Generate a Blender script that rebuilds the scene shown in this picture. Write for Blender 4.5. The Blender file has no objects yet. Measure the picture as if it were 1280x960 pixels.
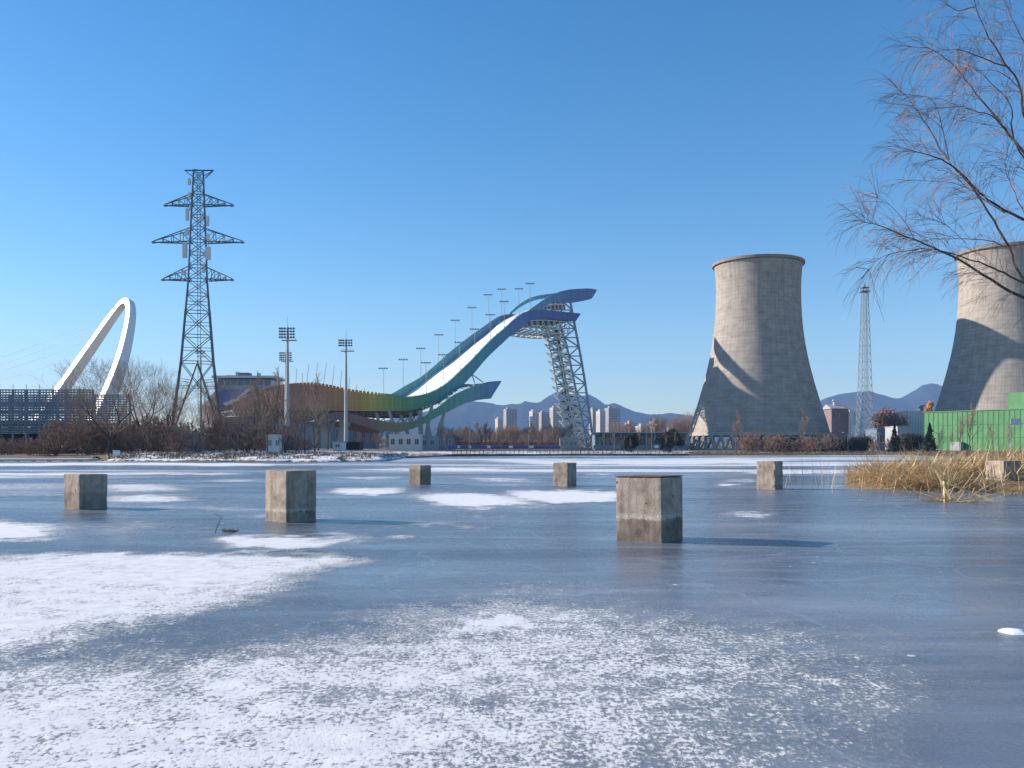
import bpy, math, random
from mathutils import Vector, Matrix, noise as mnoise

# ------------------------------------------------------------------ basics
F = 1100.0; HOR = 560.0; CH = 1.6; CX = 640.0
def P(px, py, Y): return Vector(((px-CX)*Y/F, Y, CH+(HOR-py)*Y/F))
def XP(px, Y): return (px-CX)*Y/F
scene = bpy.context.scene
COL = scene.collection
R = math.radians
rnd = random.Random(7)

class MB:
    def __init__(s): s.v=[]; s.f=[]; s.m=[]; s.mi=0; s.smooth=False
    def add(s, vs, fs):
        b=len(s.v); s.v.extend([tuple(x) for x in vs]); s.f.extend([tuple(i+b for i in f) for f in fs]); s.m.extend([s.mi]*len(fs)); return s
    def box(s, c, d, rz=0.0, M=None):
        hx,hy,hz=d[0]/2,d[1]/2,d[2]/2; co=math.cos(rz); si=math.sin(rz)
        vs=[]
        for x,y,z in ((-hx,-hy,-hz),(hx,-hy,-hz),(hx,hy,-hz),(-hx,hy,-hz),(-hx,-hy,hz),(hx,-hy,hz),(hx,hy,hz),(-hx,hy,hz)):
            vs.append((c[0]+x*co-y*si, c[1]+x*si+y*co, c[2]+z))
        return s.add(vs,[(0,3,2,1),(4,5,6,7),(0,1,5,4),(1,2,6,5),(2,3,7,6),(3,0,4,7)])
    def bar(s, p, q, w, h=None):
        p=Vector(p); q=Vector(q); h=h or w; d=q-p
        if d.length<1e-6: return s
        d.normalize(); up=Vector((0,0,1)) if abs(d.z)<.95 else Vector((0,1,0))
        a=d.cross(up).normalized()*w/2; b=a.normalized().cross(d)*h/2
        return s.add([p-a-b,p+a-b,p+a+b,p-a+b,q-a-b,q+a-b,q+a+b,q-a+b],[(3,2,1,0),(4,5,6,7),(0,1,5,4),(1,2,6,5),(2,3,7,6),(3,0,4,7)])
    def tube(s, pts, rs, n=6, cap=True):
        pts=[Vector(p) for p in pts]; k=len(pts)
        if not isinstance(rs,(list,tuple)): rs=[rs]*k
        b0=len(s.v); d=(pts[1]-pts[0]).normalized()
        up=Vector((0,0,1)) if abs(d.z)<.9 else Vector((1,0,0))
        u=d.cross(up).normalized()
        for i in range(k):
            if i<k-1: d=pts[i+1]-pts[i]
            else: d=pts[i]-pts[i-1]
            if i>0 and i<k-1: d=(pts[i+1]-pts[i-1])
            if d.length<1e-9: d=Vector((0,0,1))
            d.normalize(); u=(u-d*u.dot(d)); 
            if u.length<1e-6: u=d.orthogonal()
            u.normalize(); w=d.cross(u)
            for j in range(n):
                a=2*math.pi*j/n; o=(u*math.cos(a)+w*math.sin(a))*rs[i]
                q=pts[i]+o; s.v.append((q.x,q.y,q.z))
        for i in range(k-1):
            for j in range(n):
                a=b0+i*n+j; b=b0+i*n+(j+1)%n
                s.f.append((a,b,b+n,a+n)); s.m.append(s.mi)
        if cap:
            s.f.append(tuple(b0+j for j in range(n))[::-1]); s.m.append(s.mi)
            s.f.append(tuple(b0+(k-1)*n+j for j in range(n))); s.m.append(s.mi)
        return s
    def lathe(s, prof, c=(0,0,0), n=32, close=False):
        b0=len(s.v)
        for r,z in prof:
            for j in range(n):
                a=2*math.pi*j/n; s.v.append((c[0]+r*math.cos(a),c[1]+r*math.sin(a),c[2]+z))
        m=len(prof)
        for i in range(m-1 if not close else m):
            for j in range(n):
                a=b0+i*n+j; b=b0+i*n+(j+1)%n; i2=(i+1)%m
                s.f.append((a,b,b0+i2*n+(j+1)%n,b0+i2*n+j)); s.m.append(s.mi)
        return s
    def plate(s, tops, bots, th):
        """vertical ribbon: tops/bots lists of points, thickness th along local horizontal normal"""
        k=len(tops); vs=[]
        for i in range(k):
            a=tops[max(0,i-1)]; b=tops[min(k-1,i+1)]; d=Vector((b.x-a.x,b.y-a.y,0)).normalized(); nn=Vector((-d.y,d.x,0))*th/2
            vs+= [tops[i]-nn, tops[i]+nn, bots[i]+nn, bots[i]-nn]
        fs=[]
        for i in range(k-1):
            for j in range(4): fs.append((4*i+j,4*i+(j+1)%4,4*i+4+(j+1)%4,4*i+4+j))
        fs.append((0,3,2,1)); e=4*(k-1); fs.append((e,e+1,e+2,e+3))
        return s.add(vs,fs)
    def mesh(s, name, mat):
        me=bpy.data.meshes.new(name); me.from_pydata(s.v,[],s.f)
        mats=mat if isinstance(mat,(list,tuple)) else [mat]
        for m in mats: me.materials.append(m)
        if len(mats)>1: me.polygons.foreach_set('material_index', s.m)
        if s.smooth: me.polygons.foreach_set('use_smooth',[True]*len(s.f))
        me.update(); return me
    def build(s, name, mat, parent=None, loc=None):
        o=bpy.data.objects.new(name, s.mesh(name,mat)); COL.objects.link(o)
        if parent is not None:
            o.parent=parent
            # geometry was given in world space: shift into the parent's frame
            if getattr(s,'world',True) and parent is not None:
                root=parent; off=Vector((0,0,0))
                while root is not None: off+=root.location; root=root.parent
                if off.length>0: o.data.transform(Matrix.Translation(-off))
        elif loc is not None:
            o.data.transform(Matrix.Translation(-Vector(loc))); o.location=loc
        return o
def LMB():
    m=MB(); m.world=False; return m
def tag(o,label=None,cat=None,group=None,kind=None):
    if label: o['label']=label
    if cat: o['category']=cat
    if group: o['group']=group
    if kind: o['kind']=kind
    return o
def empty(name,loc,label=None,cat=None,group=None,rz=0):
    o=bpy.data.objects.new(name,None); COL.objects.link(o); o.location=loc; o.rotation_euler=(0,0,rz); o.empty_display_size=.3
    tag(o,label,cat,group); return o
KIDS={}
def kids(o): return [c for c in bpy.data.objects if c.parent==o]
def dup(o, loc=None, rz=0, sc=None, label=None, parent=None):
    if o.name not in KIDS: KIDS[o.name]=kids(o)
    ch=KIDS[o.name]
    c=o.copy(); COL.objects.link(c); c.parent=parent
    if loc is not None: c.location=loc; c.rotation_euler=(0,0,rz)
    if sc: c.scale=sc if isinstance(sc,(tuple,list)) else (sc,sc,sc)
    if label: c['label']=label
    for k in ch: dup(k,parent=c)
    return c

# ------------------------------------------------------------------ materials
def newmat(name):
    m=bpy.data.materials.new(name); m.use_nodes=True; nt=m.node_tree; nt.nodes.clear()
    out=nt.nodes.new('ShaderNodeOutputMaterial'); b=nt.nodes.new('ShaderNodeBsdfPrincipled'); nt.links.new(b.outputs[0],out.inputs[0])
    return m,nt,b,out
def N(nt,t,**kw):
    n=nt.nodes.new(t)
    for k,v in kw.items():
        if k.startswith('i_'):
            n.inputs[k[2:].replace('_',' ')].default_value=v
        else: setattr(n,k,v)
    return n
def L(nt,a,b): nt.links.new(a,b)
def C4(c): return (c[0],c[1],c[2],1)
def coords(nt,scale=(1,1,1),kind='Object'):
    tc=N(nt,'ShaderNodeTexCoord'); mp=N(nt,'ShaderNodeMapping'); mp.inputs['Scale'].default_value=scale
    L(nt,tc.outputs[kind],mp.inputs[0]); return mp.outputs[0]
def noise(nt,vec,scale,detail=4,rough=.55):
    n=N(nt,'ShaderNodeTexNoise'); n.inputs['Scale'].default_value=scale; n.inputs['Detail'].default_value=detail; n.inputs['Roughness'].default_value=rough
    L(nt,vec,n.inputs['Vector']); return n.outputs['Fac']
def ramp(nt,fac,stops,interp='LINEAR'):
    r=N(nt,'ShaderNodeValToRGB'); e=r.color_ramp.elements; r.color_ramp.interpolation=interp
    while len(e)<len(stops): e.new(.5)
    for i,(p,c) in enumerate(stops):
        e[i].position=p; e[i].color=C4(c) if len(c)==3 else c
    L(nt,fac,r.inputs[0]); return r.outputs[0]
def math_(nt,op,a,b=None,c=None,clamp=False):
    n=N(nt,'ShaderNodeMath',operation=op); n.use_clamp=clamp
    for i,x in enumerate((a,b,c)):
        if x is None: continue
        if isinstance(x,(int,float)): n.inputs[i].default_value=x
        else: L(nt,x,n.inputs[i])
    return n.outputs[0]
def mix(nt,fac,a,b,mode='MIX'):
    n=N(nt,'ShaderNodeMix',data_type='RGBA',blend_type=mode)
    for s,x in ((0,fac),(6,a),(7,b)):
        if isinstance(x,(int,float)): n.inputs[s].default_value=x
        elif isinstance(x,(tuple,list)): n.inputs[s].default_value=C4(x)
        else: L(nt,x,n.inputs[s])
    return n.outputs[2]
def bump(nt,h,strength,dist,b):
    n=N(nt,'ShaderNodeBump'); n.inputs['Strength'].default_value=strength; n.inputs['Distance'].default_value=dist
    L(nt,h,n.inputs['Height']); L(nt,n.outputs[0],b.inputs['Normal']); return n
def simple(name,c,rough=.7,metal=0,var=.18,scale=1.5,spec=.4,objscale=(1,1,1)):
    m,nt,b,o=newmat(name); v=coords(nt,objscale); f=noise(nt,v,scale,5,.6)
    lo=[x*(1-var) for x in c]; hi=[min(1,x*(1+var)) for x in c]
    L(nt,ramp(nt,f,[(.3,lo),(.7,hi)]),b.inputs['Base Color']); b.inputs['Roughness'].default_value=rough; b.inputs['Metallic'].default_value=metal
    b.inputs['Specular IOR Level'].default_value=spec
    return m
def bark(name,c): return simple(name,c,.9,0,.3,2.0,.2)

M={}
M['steel_dark']=simple('steel_dark',(.115,.13,.145),.55,.3,.2,.8)
M['steel_grey']=simple('steel_grey',(.34,.37,.38),.5,.2,.15,.5)
M['steel_pale']=simple('steel_pale',(.50,.51,.49),.55,.1,.12,.5)
M['steel_sunlit']=simple('steel_sunlit',(.56,.57,.55),.5,0,.08,.5)  # sunlight painted into the colour: paler steel for star brackets and left legs
M['steel_shaded']=simple('steel_shaded',(.26,.28,.29),.5,0,.15,.5)  # same steel darkened: shade behind the star brackets put into the colour
M['steel_shadow']=simple('steel_shadow',(.10,.11,.12),.6,0,.2,.5)  # deep shade inside the tower painted into the stair and shaft colour
M['steel_blue']=simple('steel_blue',(.16,.25,.33),.5,.2,.15,.5)
M['white_paint']=simple('white_paint',(.78,.77,.76),.45,0,.04,.2)
M['antenna']=simple('antenna',(.55,.56,.58),.5,0,.08,2)
M['lamp_head']=simple('lamp_head',(.12,.13,.15),.4,.3,.15,2)
M['bark_brown']=bark('bark_brown',(.14,.105,.085))
M['bark_dark']=bark('bark_dark',(.06,.048,.044))
M['twig_brown']=bark('twig_brown',(.29,.205,.155))
M['twig_red']=bark('twig_red',(.31,.20,.15))
M['willow_bark']=bark('willow_bark',(.075,.055,.050))
M['willow_twig']=bark('willow_twig',(.21,.155,.145))
M['straw']=simple('straw',(.62,.46,.26),.8,0,.35,3.0,.2)
M['straw_dark']=simple('straw_dark',(.22,.15,.085),.85,0,.35,3.0,.2)
M['dry_grass']=simple('dry_grass',(.24,.17,.10),.9,0,.35,.7,.2)
M['conifer']=simple('conifer',(.020,.035,.025),.85,0,.4,2,.2)
M['evergreen']=simple('evergreen',(.035,.045,.026),.85,0,.4,1.5,.2)
M['glass']=simple('glass',(.06,.10,.15),.12,0,.25,.3,.6)
M['grey_wall']=simple('grey_wall',(.33,.34,.36),.8,0,.12,.3)
M['white_wall']=simple('white_wall',(.62,.62,.61),.75,0,.10,.3)
M['tan_wall']=simple('tan_wall',(.45,.38,.33),.8,0,.08,.05)
M['red_paint']=simple('red_paint',(.20,.035,.03),.7,0,.25,.2)
M['blue_paint']=simple('blue_paint',(.05,.10,.28),.6,0,.25,.3)
M['blue_seat']=simple('blue_seat',(.04,.12,.40),.6,0,.2,.5)
M['dark']=simple('dark',(.03,.03,.035),.8,0,.3,1)
M['rust']=simple('rust',(.12,.055,.035),.9,0,.4,9)
M['stone']=simple('stone',(.10,.10,.10),.9,0,.4,1.5)
M['flame_orange']=simple('flame_orange',(.65,.33,.08),.6,0,.3,1)
M['blue_grey']=simple('blue_grey_cladding',(.13,.18,.24),.6,0,.15,.2)
M['dark_leaf']=simple('dark_leaf',(.03,.032,.024),.85,0,.4,1.5,.2)
M['sign_board']=simple('sign_board',(.55,.6,.68),.5,0,.1,2)
M['brick_red']=simple('brick_red',(.20,.14,.125),.85,0,.2,.3)

def mat_snowsurf():
    m,nt,b,o=newmat('packed_snow'); v=coords(nt); f=noise(nt,v,.25,5,.6); g=noise(nt,v,3,4,.6)
    L(nt,ramp(nt,f,[(.3,(.70,.73,.78)),(.6,(.86,.87,.89))]),b.inputs['Base Color']); b.inputs['Roughness'].default_value=.75
    bump(nt,g,.3,.1,b); return m
M['snow']=mat_snowsurf()

def mat_tower():
    m,nt,b,o=newmat('tower_concrete')
    tc=N(nt,'ShaderNodeTexCoord'); sx=N(nt,'ShaderNodeSeparateXYZ'); L(nt,tc.outputs['Object'],sx.inputs[0])
    x,y,z=sx.outputs
    ang=math_(nt,'ARCTAN2',y,x)
    # vertical stains: noise in (angle, z*small)
    cb=N(nt,'ShaderNodeCombineXYZ'); L(nt,math_(nt,'MULTIPLY',ang,18.0),cb.inputs[0]); L(nt,math_(nt,'MULTIPLY',z,.035),cb.inputs[1])
    st=noise(nt,cb.outputs[0],1.2,6,.7)
    cb2=N(nt,'ShaderNodeCombineXYZ'); L(nt,math_(nt,'MULTIPLY',ang,10.0),cb2.inputs[0]); L(nt,math_(nt,'MULTIPLY',z,.9),cb2.inputs[1])
    bl=noise(nt,cb2.outputs[0],.45,6,.65)
    base=ramp(nt,bl,[(.28,(.275,.245,.22)),(.5,(.36,.325,.295)),(.72,(.435,.40,.365))])
    s2=ramp(nt,st,[(.33,(.66,.64,.63)),(.50,(.93,.93,.93)),(.58,(1,1,1)),(.72,(1.0,.99,.97))])
    # staining strongest high on the shell
    zf=ramp(nt,math_(nt,'DIVIDE',z,72.0),[(.15,(.35,.35,.35)),(.6,(.7,.7,.7)),(1,(1,1,1))])
    c=mix(nt,zf,base,mix(nt,1.0,base,s2,'MULTIPLY'))
    # lift joints (horizontal) and rib lines (vertical)
    fz=math_(nt,'FRACT',math_(nt,'DIVIDE',z,1.35)); lz=math_(nt,'LESS_THAN',math_(nt,'ABSOLUTE',math_(nt,'SUBTRACT',fz,.5)),.07)
    fa=math_(nt,'FRACT',math_(nt,'MULTIPLY',ang,144/(2*math.pi))); la=math_(nt,'LESS_THAN',math_(nt,'ABSOLUTE',math_(nt,'SUBTRACT',fa,.5)),.09)
    lines=math_(nt,'MAXIMUM',lz,la); lf=math_(nt,'MULTIPLY',lines,.22)
    c=mix(nt,lf,c,(.13,.115,.10))
    # per-pour panel tone
    wn=N(nt,'ShaderNodeTexWhiteNoise'); wn.noise_dimensions='2D'; cb3=N(nt,'ShaderNodeCombineXYZ')
    L(nt,math_(nt,'FLOOR',math_(nt,'MULTIPLY',ang,36/(2*math.pi))),cb3.inputs[0]); L(nt,math_(nt,'FLOOR',math_(nt,'DIVIDE',z,1.35)),cb3.inputs[1]); L(nt,cb3.outputs[0],wn.inputs['Vector'])
    c=mix(nt,1.0,c,ramp(nt,wn.outputs['Value'],[(0,(.92,.92,.92)),(1,(1.05,1.05,1.05))]),'MULTIPLY')
    L(nt,c,b.inputs['Base Color']); b.inputs['Roughness'].default_value=.9; b.inputs['Specular IOR Level'].default_value=.2
    h=math_(nt,'SUBTRACT',bl,math_(nt,'MULTIPLY',lines,.5)); bump(nt,h,.6,.15,b)
    return m
M['tower']=mat_tower()
M['rim_concrete']=simple('rim_concrete',(.24,.21,.19),.9,0,.25,.8,.2)
M['concrete_plain']=simple('concrete_plain',(.42,.38,.34),.9,0,.2,.8,.2)

def mat_block():
    m,nt,b,o=newmat('block_concrete')
    v0=coords(nt); oi=N(nt,'ShaderNodeObjectInfo'); va=N(nt,'ShaderNodeVectorMath',operation='ADD'); L(nt,v0,va.inputs[0]); rv=math_(nt,'MULTIPLY',oi.outputs['Random'],60.0); L(nt,rv,va.inputs[1]); v=va.outputs[0]
    oc=N(nt,'ShaderNodeSeparateColor'); L(nt,oi.outputs['Color'],oc.inputs[0]); wetk=oc.outputs[0]; frost=oc.outputs[1]; wl=math_(nt,'SUBTRACT',oc.outputs[2],.5)
    tc=N(nt,'ShaderNodeTexCoord'); sx=N(nt,'ShaderNodeSeparateXYZ'); L(nt,tc.outputs['Object'],sx.inputs[0]); z=math_(nt,'ADD',sx.outputs[2],wl)
    f=noise(nt,v,3.5,7,.65); g=noise(nt,v,28,4,.6); w=noise(nt,v,7,3,.5)
    base=ramp(nt,f,[(.3,(.20,.155,.125)),(.5,(.355,.29,.245)),(.7,(.48,.405,.35))])
    base=mix(nt,ramp(nt,noise(nt,v,11,3,.5),[(.62,(0,0,0)),(.72,(.55,.55,.55))]),base,(.34,.22,.10))
    zz=math_(nt,'ADD',z,math_(nt,'MULTIPLY',math_(nt,'SUBTRACT',w,.5),.10))
    wet=math_(nt,'MULTIPLY',ramp(nt,zz,[(.33,(1,1,1)),(.42,(0,0,0))]),wetk)
    c=mix(nt,wet,base,mix(nt,1.0,base,(.66,.64,.64),'MULTIPLY'))
    # white salt / frost line above the waterline
    line=ramp(nt,zz,[(.375,(0,0,0)),(.40,(1,1,1)),(.44,(1,1,1)),(.475,(0,0,0))])
    fl=math_(nt,'MULTIPLY',line,math_(nt,'GREATER_THAN',noise(nt,v,55,4,.8),.52))
    c=mix(nt,math_(nt,'MULTIPLY',fl,frost),c,(.68,.66,.63))
    # dark bolt holes and chips
    vo=N(nt,'ShaderNodeTexVoronoi'); vo.inputs['Scale'].default_value=3.3; L(nt,v,vo.inputs['Vector'])
    hole=math_(nt,'LESS_THAN',vo.outputs['Distance'],.09)
    c=mix(nt,math_(nt,'MULTIPLY',hole,.85),c,(.045,.035,.03))
    # small pits and rain streaks
    vp=N(nt,'ShaderNodeTexVoronoi'); vp.inputs['Scale'].default_value=26; L(nt,v,vp.inputs['Vector'])
    pit=math_(nt,'LESS_THAN',vp.outputs['Distance'],.11)
    c=mix(nt,math_(nt,'MULTIPLY',pit,.45),c,(.10,.08,.065))
    vm=N(nt,'ShaderNodeVectorMath',operation='MULTIPLY'); L(nt,v,vm.inputs[0]); vm.inputs[1].default_value=(9,9,.7); stx=noise(nt,vm.outputs[0],1.0,4,.6)
    c=mix(nt,1.0,c,ramp(nt,stx,[(.35,(.72,.70,.68)),(.55,(1,1,1))]),'MULTIPLY')
    ru=ramp(nt,zz,[(1.0,(0,0,0)),(1.06,(1,1,1))])
    L(nt,c,b.inputs['Base Color']); b.inputs['Roughness'].default_value=.9; b.inputs['Specular IOR Level'].default_value=.25
    h=math_(nt,'SUBTRACT',math_(nt,'ADD',g,f),math_(nt,'ADD',hole,math_(nt,'MULTIPLY',pit,.4))); bump(nt,h,.6,.012,b)
    return m
M['block']=mat_block()

def mat_land():
    m,nt,b,o=newmat('snowy_ground')
    v=coords(nt); f=noise(nt,v,.05,5,.6); g=noise(nt,v,1.3,6,.7); h=noise(nt,v,.35,4,.6)
    s=math_(nt,'ADD',math_(nt,'MULTIPLY',f,.5),math_(nt,'ADD',math_(nt,'MULTIPLY',g,.55),math_(nt,'MULTIPLY',h,.35)))
    at=N(nt,'ShaderNodeAttribute'); at.attribute_name='snowcover'
    s=math_(nt,'ADD',s,at.outputs['Fac'])
    k=ramp(nt,s,[(.76,(0,0,0)),(.84,(1,1,1))])
    br=ramp(nt,g,[(.3,(.075,.055,.04)),(.55,(.17,.125,.08)),(.75,(.26,.20,.13))])
    L(nt,mix(nt,k,br,(.80,.81,.83)),b.inputs['Base Color']); b.inputs['Roughness'].default_value=.9; b.inputs['Specular IOR Level'].default_value=.2
    bump(nt,g,.7,.12,b); return m
M['land']=mat_land()

def mat_ice():
    m,nt,b,o=newmat('lake_ice')
    v=coords(nt)
    at=N(nt,'ShaderNodeAttribute'); at.attribute_name='snowcover'; cov=at.outputs['Fac']
    vs=coords(nt,(1.45,1.0,1))
    n1=noise(nt,vs,19,6,.80); n2=noise(nt,vs,3.2,5,.7); n3=noise(nt,coords(nt,(.35,1,1)),.75,4,.6)
    nn=math_(nt,'ADD',math_(nt,'MULTIPLY',n1,.62),math_(nt,'ADD',math_(nt,'MULTIPLY',n2,.26),math_(nt,'MULTIPLY',n3,.12)))
    # nn ~ .5 +- .1 ; coverage 0..1 moves the threshold
    thr=math_(nt,'ADD',math_(nt,'MULTIPLY',math_(nt,'SUBTRACT',nn,.5),1.55),math_(nt,'MULTIPLY',math_(nt,'SUBTRACT',cov,.48),.50))
    sn=ramp(nt,math_(nt,'ADD',thr,.5),[(.485,(0,0,0)),(.545,(1,1,1))])
    sn2=ramp(nt,math_(nt,'ADD',thr,.5),[(.30,(0,0,0)),(.50,(.14,.14,.14))])
    snow=math_(nt,'MAXIMUM',sn,sn2)
    vd=N(nt,'ShaderNodeTexVoronoi'); vd.inputs['Scale'].default_value=2.6; L(nt,v,vd.inputs['Vector']); sc_=N(nt,'ShaderNodeSeparateColor'); L(nt,vd.outputs['Color'],sc_.inputs[0])
    crumb=math_(nt,'MULTIPLY',math_(nt,'LESS_THAN',vd.outputs['Distance'],math_(nt,'MULTIPLY',sc_.outputs[0],.085)),math_(nt,'GREATER_THAN',sc_.outputs[1],.62)); snow=math_(nt,'MAXIMUM',snow,math_(nt,'MULTIPLY',crumb,.8))
    # ice body
    big=noise(nt,coords(nt,(.30,1,1)),.16,4,.55); med=noise(nt,coords(nt,(.5,1,1)),1.6,5,.65); fine=noise(nt,v,34,4,.7)
    ice=ramp(nt,big,[(.30,(.050,.063,.090)),(.46,(.088,.110,.146)),(.60,(.165,.200,.250)),(.72,(.235,.28,.33))])
    ice=mix(nt,1.0,ice,ramp(nt,med,[(.3,(.78,.80,.84)),(.7,(1.20,1.17,1.13))]),'MULTIPLY')
    st1=noise(nt,coords(nt,(.12,1,1)),1.1,6,.7); ice=mix(nt,ramp(nt,st1,[(.50,(0,0,0)),(.70,(.38,.38,.38))]),ice,(.33,.38,.45))
    fr2=noise(nt,coords(nt,(.6,1,1)),60,3,.8); ice=mix(nt,1.0,ice,ramp(nt,fr2,[(.3,(.80,.80,.82)),(.7,(1.20,1.20,1.19))]),'MULTIPLY')
    # bubbles / frost specks in the ice
    sp=math_(nt,'GREATER_THAN',fine,.655); ice=mix(nt,math_(nt,'MULTIPLY',sp,.35),ice,(.45,.50,.56))
    vr=N(nt,'ShaderNodeTexVoronoi'); vr.feature='DISTANCE_TO_EDGE'; vr.inputs['Scale'].default_value=.33
    wv=N(nt,'ShaderNodeVectorMath',operation='ADD'); L(nt,v,wv.inputs[0]); nz=N(nt,'ShaderNodeTexNoise'); nz.inputs['Scale'].default_value=.7; L(nt,v,nz.inputs['Vector']); L(nt,nz.outputs['Color'],wv.inputs[1]); L(nt,wv.outputs[0],vr.inputs['Vector'])
    crack=math_(nt,'LESS_THAN',vr.outputs['Distance'],.006); ice=mix(nt,math_(nt,'MULTIPLY',crack,.30),ice,(.30,.36,.43))
    tone=noise(nt,v,5,3,.5)
    scol=ramp(nt,tone,[(.3,(.64,.66,.70)),(.7,(.80,.81,.82))])
    L(nt,mix(nt,snow,ice,scol),b.inputs['Base Color'])
    rr=ramp(nt,med,[(.3,(.14,.14,.14)),(.7,(.36,.36,.36))])
    L(nt,mix(nt,snow,rr,(.85,.85,.85)),b.inputs['Roughness'])
    L(nt,math_(nt,'SUBTRACT',.5,math_(nt,'MULTIPLY',snow,.4)),b.inputs['Specular IOR Level'])
    h=math_(nt,'ADD',math_(nt,'MULTIPLY',snow,math_(nt,'ADD',n1,.6)),math_(nt,'MULTIPLY',med,.06))
    bump(nt,h,.75,.016,b)
    return m
M['ice']=mat_ice()

def mat_mountain():
    m,nt,b,o=newmat('wooded_hillside'); v=coords(nt); f=noise(nt,v,.004,7,.65); g=noise(nt,v,.03,4,.6)
    c=ramp(nt,f,[(.3,(.012,.020,.024)),(.55,(.028,.038,.040)),(.75,(.060,.070,.064))])
    L(nt,c,b.inputs['Base Color']); b.inputs['Roughness'].default_value=1; b.inputs['Specular IOR Level'].default_value=0
    bump(nt,g,.8,20,b); return m
M['mountain']=mat_mountain()

def mat_band(name,stops,x0,x1,slat=True,dark=1.0):
    """coloured steel screen, hue changes along its length; stops given in world x"""
    m,nt,b,o=newmat(name); tc=N(nt,'ShaderNodeTexCoord'); geo=N(nt,'ShaderNodeNewGeometry'); sx=N(nt,'ShaderNodeSeparateXYZ'); L(nt,tc.outputs['Object'],sx.inputs[0])
    t=math_(nt,'DIVIDE',math_(nt,'SUBTRACT',sx.outputs[0],x0),x1-x0,clamp=True)
    c=ramp(nt,t,[((p-x0)/(x1-x0),[min(1,q*dark*1.65) for q in col]) for p,col in stops])
    along=math_(nt,'ADD',sx.outputs[0],math_(nt,'MULTIPLY',sx.outputs[1],.58))
    # panel tone differences
    wn=N(nt,'ShaderNodeTexWhiteNoise'); wn.noise_dimensions='1D'; L(nt,math_(nt,'FLOOR',math_(nt,'DIVIDE',along,.8)),wn.inputs['W'])
    c=mix(nt,1.0,c,ramp(nt,wn.outputs['Value'],[(0,(.86,.86,.86)),(1,(1.12,1.12,1.12))]),'MULTIPLY')
    fr=math_(nt,'FRACT',math_(nt,'DIVIDE',along,.8)); seam=math_(nt,'LESS_THAN',fr,.10)
    fz=math_(nt,'FRACT',math_(nt,'DIVIDE',sx.outputs[2],1.5)); sz=math_(nt,'LESS_THAN',fz,.05)
    c=mix(nt,math_(nt,'MULTIPLY',math_(nt,'MAXIMUM',seam,sz),.45),c,(.02,.025,.03))
    L(nt,c,b.inputs['Base Color']); b.inputs['Roughness'].default_value=.5; b.inputs['Specular IOR Level'].default_value=.4
    return m

def mat_green():
    m,nt,b,o=newmat('green_sheeting'); v=coords(nt); f=noise(nt,v,.12,5,.6); g=noise(nt,coords(nt,(1,1,.25)),.9,4,.6)
    c=ramp(nt,f,[(.3,(.055,.20,.07)),(.7,(.075,.26,.095))]); c=mix(nt,1.0,c,ramp(nt,g,[(.3,(.75,.75,.75)),(.7,(1.12,1.12,1.12))]),'MULTIPLY')
    L(nt,c,b.inputs['Base Color']); b.inputs['Roughness'].default_value=.6; bump(nt,g,.6,.15,b); return m
M['green']=mat_green()
# ------------------------------------------------------------------ setting: ice, land, hills
def fbm(x,y,s,o=4):
    a=1;t=0;f=1/s
    for i in range(o):
        t+=a*mnoise.noise((x*f+13.1*i,y*f-7.7*i,3.3)); a*=.5; f*=2
    return t
def sst(a,b,x):
    if a==b: return 1.0 if x>a else 0.0
    t=max(0,min(1,(x-a)/(b-a))); return t*t*(3-2*t)
def lerp_tab(tab,x):
    if x<=tab[0][0]: return tab[0][1]
    for (a,u),(b,w) in zip(tab,tab[1:]):
        if x<=b: return u+(w-u)*(x-a)/(b-a)
    return tab[-1][1]
def ell(px,py,x0,x1,y0,y1,s,soft=.75):
    cx=(x0+x1)/2; cy=(y0+y1)/2
    if abs(px-cx)>(x1-x0) or abs(py-cy)>(y1-y0)*1.2: return 0.0
    Yq=F*CH/max(1,py-HOR); Xq=(px-CX)*Yq/F; k=10.0/max(4,Yq)
    px+=(x1-x0)*.30*(mnoise.noise((Xq*k*.5,Yq*k*1.1,7.7))+.5*mnoise.noise((Xq*k*1.4,Yq*k*3,1.7))); py+=(y1-y0)*.42*(mnoise.noise((Xq*k*.6,Yq*k*1.2,2.2))+.6*mnoise.noise((Xq*k*1.8,Yq*k*3,5.2)))
    d=math.sqrt(((px-cx)/((x1-x0)/2))**2+((py-cy)/((y1-y0)/2))**2)
    return s*(1-sst(1-soft,1+soft*.6,d))
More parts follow.
